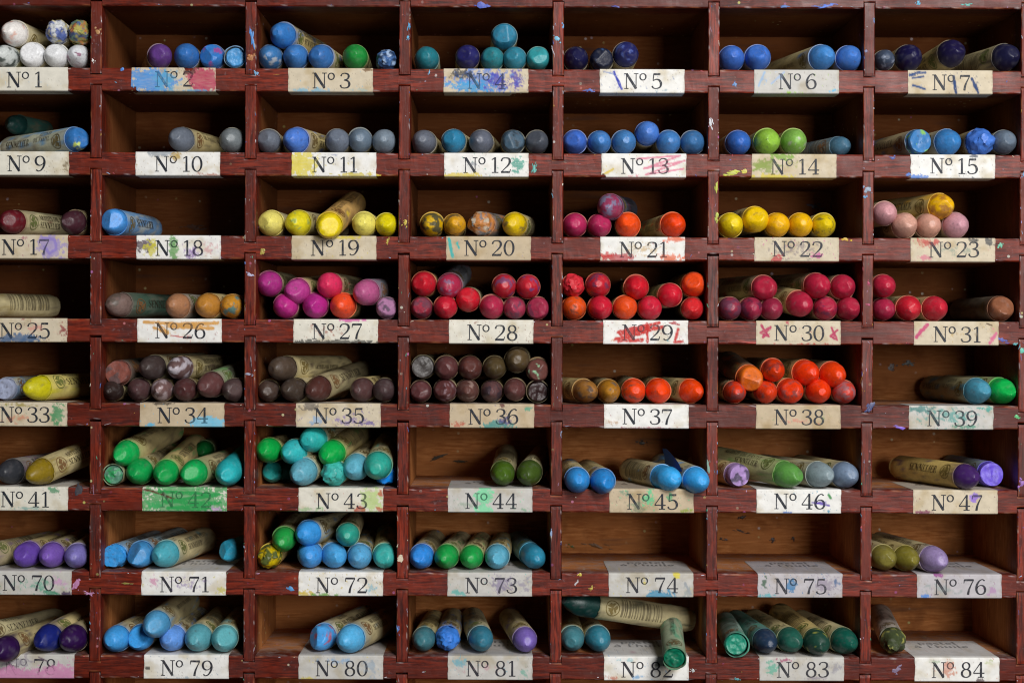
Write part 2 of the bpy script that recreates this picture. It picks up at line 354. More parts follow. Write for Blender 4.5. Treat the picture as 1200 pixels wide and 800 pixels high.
# flakes of paint the photo shows on the wood: px, py, width, height (pixels), angle in degrees, colour
FLAKES = [(563, 6, 21, 9, 0, '3c5fd0'), (295, 43, 5, 30, -4, '2f8fe0'), (294, 68, 9, 12, 0, 'b0703a'), (115, 38, 10, 12, 10, 'b98a52'), (109, 71, 5, 7, 20, 'f2f0ee'),
 (479, 30, 3, 12, 0, '49b4e8'), (478, 44, 4, 7, 10, '58c0ee'), (653, 46, 11, 8, 25, '7fd0f2'), (661, 31, 3, 8, 0, '6fb4ea'), (970, 7, 34, 4, -3, '3d74dc'), (1076, 3, 6, 8, 20, '56b2d6'),
 (1134, 6, 12, 4, 0, '4ab8ae'), (920, 8, 16, 3, 0, '4f86d2'), (723, 8, 14, 3, 5, '3a44a0'), (833, 144, 5, 14, -15, 'd8dce4'), (858, 203, 24, 8, 8, 'c9cf3a'), (873, 201, 10, 8, 20, 'dcd24c'),
 (840, 219, 4, 20, 3, 'c3cf45'), (840, 254, 5, 14, 0, 'bccb50'), (475, 261, 7, 10, 30, 'd6c244'), (454, 283, 4, 10, 8, 'c9b83a'), (300, 284, 9, 8, -20, 'b4a8d8'), (293, 322, 13, 5, 25, 'c4c4e6'),
 (307, 295, 8, 9, 0, 'b0a040'), (1017, 222, 11, 9, 10, '8aa0b8'), (1013, 231, 6, 6, 0, '58a0d0'), (1173, 287, 6, 10, 5, '6cc8a8'), (1018, 332, 4, 8, 0, 'b8406a'), (1018, 357, 6, 5, 0, 'c03a70'),
 (1174, 398, 16, 7, 12, '3a4fb0'), (1190, 406, 9, 5, 0, '44b0b8'), (1192, 488, 7, 5, 20, '58c07a'), (1198, 410, 8, 9, 0, '58c4b0'), (1021, 476, 9, 18, 40, '3a4a80'), (92, 572, 13, 26, 3, '222d3c'),
 (441, 205, 16, 4, 3, 'd8c024'), (340, 689, 10, 7, 25, '3f9ee0'), (470, 655, 12, 10, 0, 'e0d2b8'), (90, 684, 10, 15, 15, 'c886b8'), (102, 695, 8, 5, 10, 'c98cc0'), (1198, 566, 9, 14, 0, 'a06cc8'),
 (1055, 501, 18, 5, 2, '7a58d0'), (830, 547, 4, 22, 0, '7aa090'), (864, 797, 8, 4, 0, '3ca0a8'), (646, 624, 4, 12, 8, '8fb0dc'), (466, 737, 4, 16, 0, '4f90dc'), (143, 81, 7, 5, 20, '3a86da'),
 (302, 86, 4, 6, 10, '7ab8e8'), (503, 85, 3, 6, 10, '70c4ee'), (291, 438, 9, 4, 15, '9aa0b8'), (146, 683, 16, 3, 4, '8a8434'), (812, 785, 6, 5, 20, 'c8d0d0'), (680, 672, 7, 6, 20, 'd8c640'),
 (675, 683, 12, 3, -55, 'c8c8cc'), (693, 689, 7, 4, -40, 'd4c24a'), (992, 278, 12, 5, 4, 'e0b82c'), (1200, 205, 5, 8, 0, '4a90c8'), (1052, 784, 9, 14, 40, '7a6a8c'), (626, 197, 5, 14, 5, '4ab0a8'),
 (707, 379, 10, 3, 0, 'b82c3a'), (886, 403, 60, 3, 1, 'c8382a'), (1068, 205, 16, 5, 3, '3f80dc'), (861, 99, 6, 8, 0, '5f9ad8'), (1046, 185, 8, 5, 0, '4a5fa8'), (690, 106, 14, 4, 2, '4a70c8'),
 (1015, 60, 4, 6, 0, '8a96c0'), (1024, 25, 3, 10, 0, '6a90d0')]
flakes_left = [(unroll(f[0], f[1]), f) for f in FLAKES]
rnd = random.Random(11)

def edge_wear(s, t, k):
    a = sstep(.1, .7, fbm(s * 160, t * 300, k * 3.3)) * .75
    b = sstep(.34, .62, nz(s * 500, t * 900, k * 1.7)) * .6
    return (a, b, 0)

def make_shelf(k):
    m = Mesh(); zt, zb = SHELF_TOP[k], SHELF_BOT[k]
    n = NOTCH * S; hw = DW * S / 2 + 0.00012
    stations = []                                   # (x, top, bottom)
    xs = [X_LEFT + (X_RIGHT - X_LEFT) * i / 300 for i in range(301)]
    cut = []
    for c in range(9):
        xa = div_x(c, k - 1.45); xb = div_x(c, k - 0.55)   # divider above and below this shelf
        cut.append((xa, xb))
    def tops(x):
        t, b = zt, zb
        for xa, xb in cut:
            if abs(x - xa) < hw: t = zt - n
            if abs(x - xb) < hw: b = zb + n
        return t, b
    for xa, xb in cut:
        for q in (xa - hw, xa + hw, xb - hw, xb + hw): xs += [q - 2e-5, q + 2e-5]
    xs = sorted(x for x in xs if X_LEFT <= x <= X_RIGHT)
    prev = None; cf = 0.0007
    for x in xs:
        t, b = tops(x)
        def jj(i): return 0.00022 * nz(x * 160, i * 3.1, k * 7.7) + 0.00014 * nz(x * 600, i * 9.1, k * 3.3)
        t2, b2 = t + jj(1) * 0.5, b + jj(2) * 0.5
        prof = [(DEPTH, t2), (0.02, t2), (cf * 1.6, t2), (cf * 0.45, t2 - cf * 0.3 + jj(3)), (jj(4) * .4, t2 - cf), (jj(4) * .4, t2 - cf * 1.5), (jj(5) * .3, (t2 + b2) / 2), (jj(6) * .4, b2 + cf * 1.5), (jj(6) * .4, b2 + cf), (cf * 0.45, b2 + cf * 0.3 + jj(7)), (cf * 1.6, b2), (0.02, b2), (DEPTH, b2)]
        row = [m.vert((x, y, z), edge_wear(x, z, k) if i_ in (3, 4, 8, 9) else (0, 0, 0)) for i_, (y, z) in enumerate(prof)]
        if prev:
            for i in range(len(row)):
                j = (i + 1) % len(row)
                m.face((prev[i], prev[j], row[j], row[i]), 0)
        else: m.face(row)
        prev = row
    m.face(prev[::-1])
    for (u, v), f in flakes_left:
        z = zpx(v)
        if zb - 0.0008 < z < zt + 0.0008 and not any(abs(xpx(u) - (xa if z > (zt + zb) / 2 else xb)) < hw and abs(z - (zt + zb) / 2) > n * .6 for xa, xb in cut):
            splat(m, xpx(u), min(max(z, zb + .0006), zt - .0006), f[2] * S * .9, f[3] * S * .9, math.radians(-f[4]), f[5], zlim=(zb + .0003, zt - .0003))
    for i in range(30):                            # smaller random flecks and scratches
        x = rnd.uniform(X_LEFT + .01, X_RIGHT - .01); z = rnd.choice([rnd.uniform(zb + .001, zt - .001), zt - .0007, zb + .0009])
        w = (.35 + rnd.expovariate(1.6)) * 1e-3
        pal = PALETTE if k < 4 else PALETTE[:2] + PALETTE[4:9] + PALETTE[9:]
        splat(m, x, z, w, rnd.uniform(.15, .45) * 1e-3, rnd.uniform(-.5, .5) if rnd.random() < .6 else rnd.uniform(-1.5, 1.5), rnd.choice(pal), seed=k * 100 + i + 1)
    return m.build('shelf', [WOOD_X, PAINT], cab)

def make_divider(c, r):
    """upright between shelf r (above) and shelf r + 1 (below); its ends sit in the shelves' notches"""
    m = Mesh(); n = NOTCH * S - 0.00022
    z1 = SHELF_BOT[r] + n - (0.0 if rnd.random() < .8 else 0.0005); z0 = SHELF_TOP[r + 1] - n
    x = div_x(c, r - 0.5); w = DW * S / 2 - rnd.uniform(0.00002, 0.00010)
    yf = rnd.uniform(-0.00022, 0.00016); cf = 0.0006
    prev = None; K = 26
    lean = rnd.uniform(-.00015, .00015)
    for i in range(K + 1):
        z = z0 + (z1 - z0) * i / K; e = cf if i in (0, K) else 0
        def jj(q): return 0.00018 * nz(z * 200, q * 3.7 + c, r * 5.1)
        xx = x + lean * (i / K - .5)
        prof = [(-w, DEPTH), (-w, .02), (-w + jj(8) * .3, cf * 1.5), (-w + cf * .3 + jj(1), yf + cf * .35), (-w + cf * .8 + jj(2) * .5, yf + e * .3), (-w + cf * 1.3, yf + e * .3), (0, yf + jj(3) * .4 + e * .2), (w - cf * 1.3, yf + e * .3), (w - cf * .8 + jj(4) * .5, yf + e * .3), (w - cf * .3 + jj(5), yf + cf * .35), (w + jj(9) * .3, cf * 1.5), (w, .02), (w, DEPTH)]
        row = [m.vert((xx + a, b, z), edge_wear(z, xx + a, c * 9 + r) if i_ in (3, 4, 8, 9) else (0, 0, 0)) for i_, (a, b) in enumerate(prof)]
        if prev:
            for a in range(len(row)):
                b = (a + 1) % len(row)
                m.face((prev[b], prev[a], row[a], row[b]), 0)
        else: m.face(row[::-1])
        prev = row
    m.face(prev)
    for (u, v), f in flakes_left:
        if abs(xpx(u) - x) < w + .0012 and z0 < zpx(v) < z1:
            splat(m, min(max(xpx(u), x - w + .0004), x + w - .0004), zpx(v), min(f[2] * S, 1.6 * w), f[3] * S * .9, math.radians(-f[4]), f[5], y=yf - .0002, xlim=(x - w + .0002, x + w - .0002))
    for i in range(5):
        z = rnd.uniform(z0 + .001, z1 - .001); q = x + rnd.choice([-w + .0003, w - .0003, rnd.uniform(-w * .8, w * .8)])
        splat(m, q, z, rnd.uniform(.12, .4) * 1e-3, (.3 + rnd.expovariate(1.0)) * 1e-3, rnd.uniform(-.3, .3), rnd.choice(PALETTE), y=yf - .00015, seed=c * 31 + r * 7 + i + 3)
    return m.build('divider', [WOOD_Z, PAINT], cab)

for k in range(10): make_shelf(k)
for c in range(9):
    for r in range(9): make_divider(c, r)
bk = Mesh()
za, zb_ = SHELF_TOP[0], SHELF_BOT[9]
STAINS = [(640 + 230, 606, 9, 6, '0c1414'), (868, 622, 16, 3, '101010'), (905, 632, 7, 8, '1c1820'), (930, 631, 5, 8, '141a18'), (850, 632, 10, 4, '15191c'), (752, 519, 12, 8, '0e2a22'), (515, 535, 26, 6, '16281c'),
          (540, 540, 14, 4, '14301c'), (875, 425, 14, 8, '1a4a50'), (1045, 430, 10, 14, '241818'), (1065, 425, 12, 9, '1c4448'), (225, 266, 26, 8, '5a3a28'), (955, 242, 16, 8, '243a5a'), (700, 640, 30, 8, '7a5220'), (670, 640, 8, 6, '54702c')]
def quad_box(m, x0, x1, y0, y1, z0, z1):
    v = [m.vert(p, (0, 0, 0)) for p in ((x0, y0, z0), (x1, y0, z0), (x1, y1, z0), (x0, y1, z0), (x0, y0, z1), (x1, y0, z1), (x1, y1, z1), (x0, y1, z1))]
    for f in ((0, 1, 5, 4), (1, 2, 6, 5), (2, 3, 7, 6), (3, 0, 4, 7), (4, 5, 6, 7), (0, 3, 2, 1)): m.face([v[i] for i in f])
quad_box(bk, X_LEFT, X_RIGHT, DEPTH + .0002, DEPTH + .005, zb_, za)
for i, (px, py, w, h, col) in enumerate(STAINS):     # smears left on the back board
    p = world(px, py, DEPTH)
    mm = Mesh(); splat(mm, p.x, p.z, w * S * 1.2, h * S * .9, random.Random(i).uniform(-.3, .3), col, seed=i + 900)
    off = len(bk.v)
    for v, c in zip(mm.v, mm.c): bk.vert((v[0], v[1] + DEPTH + .0002, v[2]), mixc(lin(col), (.075, .03, .014), .45))
    for f in mm.f: bk.face([q + off for q in f], 1, True)
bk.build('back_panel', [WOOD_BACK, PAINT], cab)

# ------------------------------------------------------------------ number labels, glued round the shelf edges
CREAM, WHITE, BEIGE, KRAFT, GREY, LILAC = 'dad6c9', 'e5e4e0', 'cbbfa8', 'bfae93', 'c2c0bb', 'b9b5b9'
# number: (left px, row, card colour, text shift px (x, y), stains [(u, v, ru, rv, colour, strength)], look)
LAB = {
 1: (-19, 0, CREAM, 2, [(.2, .9, .3, .1, 'b8c8d0', .4)], 'cream card'),
 2: (154, 0, BEIGE, 6, [(.22, .45, .22, .42, '2f8ad6', 1.3), (.42, .5, .16, .5, '5aa4cc', .9), (.85, .5, .13, .42, 'b02a58', 1.5), (.7, .85, .07, .2, '5a3030', 1.1), (.75, .02, .2, .08, '4aa0cc', .9)], 'beige card smeared with blue and crimson'),
 3: (338, 0, BEIGE, 6, [(.3, .05, .25, .12, '7ab0c8', .8), (.8, .1, .2, .1, 'a8b8b0', .6), (.95, .95, .05, .1, '705030', 1)], 'beige card'),
 4: (520, 0, BEIGE, 6, [(.45, .5, .38, .5, '4a7ac8', .95), (.62, .5, .14, .4, '4038a8', .9), (.22, .75, .14, .22, '202838', 1), (.3, .25, .22, .25, '3a9ad0', 1), (.85, .55, .08, .4, '4a3ca0', .9)], 'beige card scribbled over in blue and violet'),
 5: (703, 0, WHITE, 6, [(.2, .6, .035, .5, '28349a', 1.3), (.7, .1, .3, .1, '9ab0b8', .7), (.1, .1, .1, .12, '8090b0', .6)], 'white card with a dark blue stroke'),
 6: (884, 0, GREY, 6, [(.12, .6, .1, .5, '9ab4d0', .55), (.3, .7, .1, .4, 'a8bcd4', .55), (.42, .02, .2, .12, '96c040', 1.1), (.95, .1, .07, .14, '4ab4e0', 1.2)], 'grey card with faint blue strokes'),
 7: (1064, 0, BEIGE, 6, [(.1, .8, .14, .16, '28406a', 1.2), (.12, .3, .1, .12, '4a7ab0', 1.1), (.55, .4, .05, .5, '2a4a74', 1.1), (.8, .35, .06, .45, '2c446c', 1.1)], 'beige card with navy strokes'),
 9: (-18, 1, CREAM, 4, [(.95, .4, .06, .4, '7a6a50', .55)], 'cream card'),
 10: (159, 1, WHITE, 6, [(.3, .95, .16, .16, '98a0a8', 1), (.48, .82, .05, .18, 'b09030', 1), (.85, .03, .2, .08, 'b07a68', .8)], 'white card with a grey corner mark'),
 11: (342, 1, WHITE, 6, [(.12, .55, .14, .5, 'd8c832', 1.2), (.5, .9, .1, .1, '98a0b8', .6), (.75, .06, .2, .08, 'c8b83a', 1)], 'white card smeared yellow'),
 12: (520.5, 1, WHITE, 6, [(.87, .5, .06, .28, '3a9a88', 1.1), (.2, .05, .22, .1, 'd4c03c', 1.1), (.3, .5, .1, .3, '8a9098', .5)], 'white card with a teal dab'),
 13: (705, 1, WHITE, 6, [(.7, .5, .26, .42, 'd8708a', .62), (.08, .25, .1, .22, 'd0b84a', 1), (.4, .05, .2, .1, 'd86a80', .8)], 'white card scribbled in pink'),
 14: (881, 1, BEIGE, 6, [(.14, .5, .15, .25, '8a9a54', 1), (.36, .88, .12, .12, '78a03c', 1.2), (.5, .6, .1, .3, 'a8a870', .6), (.25, .03, .2, .1, 'd0c040', 1.1)], 'beige card smeared olive green'),
 15: (1067, 1, WHITE, 6, [(.05, .03, .12, .1, '3a78d0', 1.1), (.75, .95, .06, .06, '404858', 1)], 'clean white card'),
 17: (-19, 2, BEIGE, 4, [(.8, .5, .13, .45, '9a8cc0', 1.15), (.45, .9, .1, .1, 'a06070', .7)], 'beige card smeared lavender'),
 18: (160, 2, WHITE, 6, [(.1, .55, .09, .2, '3a1c34', 1.3), (.17, .4, .1, .4, 'c8c038', .9), (.44, .5, .045, .5, '5a9a50', 1.1), (.65, .3, .08, .3, '8a6aa8', .8), (.85, .5, .12, .4, 'd0a8a8', .6)], 'white card with plum, yellow and green dabs'),
 19: (342, 2, BEIGE, 6, [(.6, .95, .25, .08, 'c8b83a', 1)], 'beige card'),
 20: (523, 2, KRAFT, 6, [(.045, .5, .035, .42, '4ab4b0', 1.2), (.13, .7, .03, .16, '4ab4a8', 1.2), (.9, .3, .1, .25, '8a88b8', .6)], 'tan card with teal strokes'),
 21: (703.5, 2, WHITE, 6, [(.22, .1, .16, .18, 'b02a34', 1.2), (.06, .2, .08, .15, 'c03a3a', 1), (.85, .12, .14, .16, 'd8602c', 1), (.9, .9, .12, .12, 'd86030', 1), (.5, .5, .4, .4, 'c8b088', .5)], 'white card spattered red and orange'),
 22: (884, 2, BEIGE, 6, [(.5, .5, .5, .5, '8a8080', .5), (.75, .25, .07, .12, 'c05a98', 1), (.26, .08, .06, .2, 'b83848', 1)], 'beige card with specks'),
 23: (1067, 2, BEIGE, 6, [(.2, .8, .15, .18, 'b84848', .95), (.74, .9, .05, .12, '28303a', 1.3), (.93, .85, .04, .2, '38404a', 1), (.15, .15, .12, .14, 'c87a8a', .8), (.5, .5, .4, .4, '98a090', .45)], 'beige card dabbed red and black'),
 25: (-20, 3, BEIGE, 4, [(.4, .12, .24, .16, '2a5a88', 1.2), (.95, .5, .06, .3, '8a3038', .8), (.6, .6, .3, .3, 'd0988a', .5)], 'beige card with a blue bottom edge'),
 26: (161, 3, WHITE, 6, [(.5, .7, .45, .22, 'd09a48', 1.05), (.35, .4, .2, .3, 'd0a458', .8), (.55, .25, .2, .2, 'c06060', .5), (.92, .25, .05, .3, '8a3030', .7)], 'white card scribbled in ochre'),
 27: (344, 3, CREAM, 7, [(.5, .02, .5, .09, '30302e', 1.2), (.7, .98, .12, .06, 'c850a0', 1.2), (.4, .5, .4, .4, '9a5a4a', .32)], 'cream card blackened along its bottom edge'),
 28: (526, 3, CREAM, 7, [(.35, .9, .1, .08, '8a5040', .6)], 'cream card'),
 29: (707, 3, WHITE, 8, [(.38, .55, .26, .38, 'c43a38', 1.0), (.88, .3, .05, .42, 'c84444', 1.1), (.75, .12, .06, .14, '4aa0b0', 1), (.1, .12, .1, .12, 'd0885a', .8), (.84, .93, .08, .08, 'a83040', 1)], 'white card scribbled in red'),
 30: (886, 3, BEIGE, 6, [(.11, .5, .09, .42, 'b03a5c', .95), (.92, .4, .06, .42, 'b44062', .95), (.36, .93, .04, .12, 'b02c54', 1.1), (.5, .02, .5, .06, 'b83030', 1)], 'beige card with crimson marks at both ends'),
 31: (1071, 3, BEIGE, 6, [(.08, .6, .07, .35, 'c04a70', 1.1), (.93, .3, .05, .4, 'd07090', 1.1), (.88, .85, .05, .1, '4a3428', 1.1), (.55, .45, .3, .25, 'b89a58', .6)], 'beige card with pink strokes'),
 33: (-20, 4, BEIGE, 4, [(.88, .5, .07, .45, '2c8a58', 1.05), (.4, .3, .3, .3, 'c88a70', .5), (.45, .9, .2, .1, '988a40', .8)], 'beige card with a green edge mark'),
 34: (164, 4, KRAFT, 6, [(.8, .12, .16, .22, '6ac0e2', 1.5), (.12, .08, .06, .08, '4ab0d8', 1), (.25, .97, .15, .06, '302824', 1)], 'tan card with a pale blue smear'),
 35: (347, 4, BEIGE, 6, [(.17, .9, .08, .16, '706860', 1.2), (.25, .3, .1, .3, '88a8c8', .8), (.65, .3, .3, .35, '8a78a8', .55), (.85, .15, .14, .12, '6a5a98', .8)], 'beige card with lilac specks'),
 36: (527, 4, KRAFT, 7, [(.55, .1, .16, .18, '2c8a88', 1.15), (.64, .3, .08, .2, '4a4a80', .9), (.1, .15, .1, .14, 'b05a48', .8), (.62, .95, .03, .08, '603030', 1), (.94, .8, .04, .1, '4a9a80', 1)], 'tan card with a teal dab underneath'),
 37: (708, 4, WHITE, 6, [(.1, .25, .1, .2, 'b8987a', .5), (.5, .02, .3, .06, 'a04a58', .8)], 'white card with a reddish bottom edge'),
 38: (886, 4, KRAFT, 6, [(.8, .5, .05, .5, '9aa078', .4), (.5, .3, .3, .3, 'c88a78', .4)], 'plain tan card'),
 39: (1065, 4, GREY, 6, [(.5, .55, .5, .5, '5a9a94', .62), (.14, .85, .12, .16, '3a7a78', .9), (.92, .9, .1, .14, '3a9a90', .9), (.7, .12, .2, .12, '4a9078', .8)], 'grey card smeared teal'),
 41: (-19, 5, CREAM, 3, [(.82, .88, .06, .14, '3c8a60', 1.1), (.5, .1, .3, .12, '8ab0a8', .6)], 'cream card with a green spot'),
 42: (167, 5, CREAM, 7, [(.5, .5, .46, .6, '2c9a50', 1.3), (.15, .25, .14, .25, '3aa860', .8), (.85, .1, .1, .12, 'c0a0c8', .9)], 'card almost covered in green'),
 43: (350, 5, CREAM, 6, [(.86, .45, .1, .5, 'b4cc84', 1.15), (.15, .1, .2, .1, 'a0c090', .8), (.72, .1, .06, .12, 'b04a34', 1.1), (.96, .8, .03, .14, 'b8543c', 1), (.96, .08, .04, .1, 'b8543c', 1)], 'cream card with a pale green smear'),
 44: (525, 5, GREY, 6, [(.42, .7, .08, .3, '6cd09a', 1.3), (.42, .12, .08, .18, '7ad8a4', 1.2), (.2, .3, .2, .25, '98a898', .5), (.9, .1, .08, .1, '7aa888', .8)], 'grey card dabbed mint green'),
 45: (714, 5, KRAFT, 6, [(.47, .6, .06, .3, '58c08a', 1), (.35, .25, .14, .3, '808870', .8), (.72, .7, .05, .2, '4aa070', .9), (.2, .8, .2, .2, '6a9078', .5), (.9, .1, .1, .1, '88a030', .9)], 'tan card with green flecks'),
 46: (886.5, 5, WHITE, 6, [(.78, .45, .12, .12, '5a3aa8', 1.25), (.86, .75, .04, .14, '3a8a48', 1.2), (.85, .08, .08, .1, '3a90b0', 1.1), (.35, .03, .1, .06, '3a70c0', 1)], 'white card with a violet stroke'),
 47: (1070, 5, BEIGE, 7, [(.72, .68, .045, .16, '8a68d0', 1.3), (.12, .05, .12, .08, '7a3058', 1)], 'beige card with a violet dab'),
 70: (-15, 6, GREY, 3, [(.85, .6, .1, .4, 'c89ac0', .7), (.6, .4, .5, .5, '6aa890', .42), (.75, .1, .15, .1, '2f8a6a', .9), (.95, .05, .05, .08, '3a2050', 1.2)], 'grey card with pink and green specks'),
 71: (166, 6, WHITE, 6, [(.5, .5, .5, .5, '9a88b0', .36), (.14, .55, .05, .2, 'd090b0', .9), (.95, .2, .05, .14, 'c8c060', 1)], 'white card with faint specks'),
 72: (350, 6, WHITE, 6, [(.08, .1, .1, .12, 'c8b030', 1), (.3, .05, .12, .1, '6aa040', 1), (.85, .3, .14, .3, '8ab8c8', .5)], 'white card with yellow and green spots'),
 73: (524.5, 6, GREY, 7, [(.66, .5, .16, .42, '8a809a', .85), (.1, .15, .12, .12, '5ab0a8', .9), (.9, .5, .1, .5, '9a94a0', .6)], 'grey card with a mauve smudge'),
 74: (713.5, 6, GREY, 6, [(.6, .08, .13, .16, '2a8ab0', 1.2), (.8, .92, .03, .1, 'd8c824', 1.3), (.42, .62, .03, .2, 'd0c040', .7), (.92, .2, .1, .25, '98a0a0', .7)], 'grey card with a blue bottom smear'),
 75: (888, 6, LILAC, 5, [(.4, .5, .05, .22, '2f78a8', 1.2), (.08, .6, .03, .2, '2c5a3c', 1.1), (.8, .6, .18, .4, '948a9a', .8), (.93, .65, .04, .18, '4a6a90', .9), (.12, .06, .12, .1, '58a8b0', .9)], 'lilac grey card with blue spots'),
 76: (1074.5, 6, LILAC, 6, [(.25, .97, .04, .08, '8a2a80', 1.2), (.1, .08, .05, .1, '3a80d0', 1.1), (.3, .4, .3, .4, '98a0a0', .6), (.9, .3, .06, .2, 'b08ab0', .7)], 'lilac grey card'),
 78: (-12, 7, GREY, 2, [(.55, .12, .62, .25, 'c888ae', 1.2), (.25, .10, .35, .3, 'c888ae', 1.2), (.85, .26, .14, .25, 'c888ae', 1.25), (.3, .7, .4, .3, '98929a', .7)], 'grey card half covered in pink'),
 79: (169, 7, WHITE, 5, [(.045, .45, .02, .06, '202024', 2), (.5, .05, .3, .06, '8aa0b0', .5)], 'white card with a black dot'),
 80: (350, 7, GREY, 6, [(.5, .8, .3, .2, '88a8c8', .55), (.85, .5, .14, .5, '9aa8b4', .6), (.1, .03, .1, .08, 'c8b848', .9)], 'grey card with faint blue smears'),
 81: (525, 7, GREY, 6, [(.12, .7, .1, .3, '6aa8b8', .8), (.4, .5, .4, .4, 'c09aa0', .35), (.9, .3, .08, .3, '78a898', .6)], 'grey card with pale teal specks'),
 82: (708, 7, WHITE, 6, [(.1, .1, .06, .12, 'b86a50', .9), (.4, .15, .08, .1, '7aa8d0', .9), (.3, .85, .2, .1, '98c0c8', .6)], 'white card partly hidden by a green pastel'),
 83: (890, 7, GREY, 6, [(.16, .55, .07, .3, '58a890', .9), (.3, .88, .1, .1, 'a03a68', .9), (.7, .12, .14, .14, '98909a', .7), (.9, .5, .1, .4, '9a98a0', .6)], 'grey card with green and pink specks'),
 84: (1072, 7, WHITE, 6, [(.4, .55, .07, .3, 'c88a74', 1), (.76, .06, .04, .1, '4a3038', 1), (.25, .85, .1, .1, 'a8b8a0', .7), (.88, .85, .05, .1, 'b8c098', .8)], 'white card with a rust spot'),
}
STROKES = {   # drawn scribbles on the cards: colour, width (pixels), points (u, v)
 29: [('c2342f', 4.4, [(.18, .5), (.66, .9), (.2, .42), (.7, .74), (.15, .2), (.52, .56), (.18, .14), (.46, .17)]), ('c2342f', 3.4, [(.515, .88), (.525, .08)]), ('c23a3a', 3.6, [(.885, .62), (.845, .1), (.94, .1)]), ('a82a34', 2, [(.78, .9), (.9, .84)])],
 13: [('d6849a', 2.2, [(.42, .78), (.93, .92), (.5, .36), (.98, .7), (.52, .1), (.97, .36)]), ('d0b85a', 2.6, [(.02, .1), (.14, .35)])],
 26: [('cf9a50', 4.2, [(.08, .86), (.5, .78), (.95, .84), (.4, .66), (.9, .6)]), ('cf9a50', 3.4, [(.2, .62), (.36, .4), (.28, .66)]), ('b84c4c', 1.4, [(.4, .3), (.6, .18)])],
 5: [('2a3aa8', 3.0, [(.165, .88), (.2, .6), (.255, .16)]), ('8090b8', 1.6, [(.05, .9), (.16, .8)])],
 7: [('2a4878', 3.0, [(.02, .78), (.1, .9), (.2, .9)]), ('2a4878', 2.4, [(.05, .66), (.18, .74)]), ('2c4c7c', 2.6, [(.06, .36), (.2, .2)]), ('243f6e', 3.2, [(.54, .74), (.565, .06)]), ('243f6e', 3.2, [(.755, .66), (.83, .05)])],
 20: [('44aca8', 3.6, [(.03, .92), (.075, .14)]), ('44aca8', 2.6, [(.13, .72), (.15, .5)])],
 46: [('5a40a8', 2.4, [(.66, .46), (.74, .42), (.86, .33)]), ('3a8a48', 3, [(.85, .78), (.88, .66)])],
 30: [('b03a5e', 3.0, [(.06, .82), (.15, .34), (.05, .5), (.17, .74), (.08, .3)]), ('b03a5e', 2.8, [(.89, .72), (.96, .2), (.88, .36), (.96, .62)])],
 31: [('c05078', 5.0, [(.03, .34), (.09, .6), (.15, .84)]), ('cf7090', 3.4, [(.9, .1), (.97, .5), (.93, .2)]), ('4a3428', 1.6, [(.86, .92), (.92, .84)])],
 42: [('5c2c24', 2.2, [(.02, .92), (.12, .84), (.3, .62), (.46, .4)]), ('2c9a50', 4, [(.2, .85), (.9, .7), (.25, .4), (.92, .35), (.3, .12), (.8, .1)])],
 6: [('9ab4d0', 2.4, [(.05, .3), (.12, .9)]), ('a4b8d4', 2.2, [(.2, .4), (.35, .9)])],
 17: [('8f80c0', 3.6, [(.7, .9), (.84, .8), (.86, .4), (.78, .2), (.72, .5)])],
 14: [('8a9a54', 3.0, [(.02, .3), (.24, .72), (.05, .5), (.2, .45)])],
 78: [('6a5a66', 1.8, [(.58, .9), (.68, .74)]), ('70606c', 1.6, [(.2, .6), (.34, .5)])],
 82: [('b8a0a8', 1.4, [(.1, 1.3), (.4, 1.5)])],
 74: [('9aa0a4', 3.0, [(.9, .6), (.97, .1)])],
}
LWID = 99.0
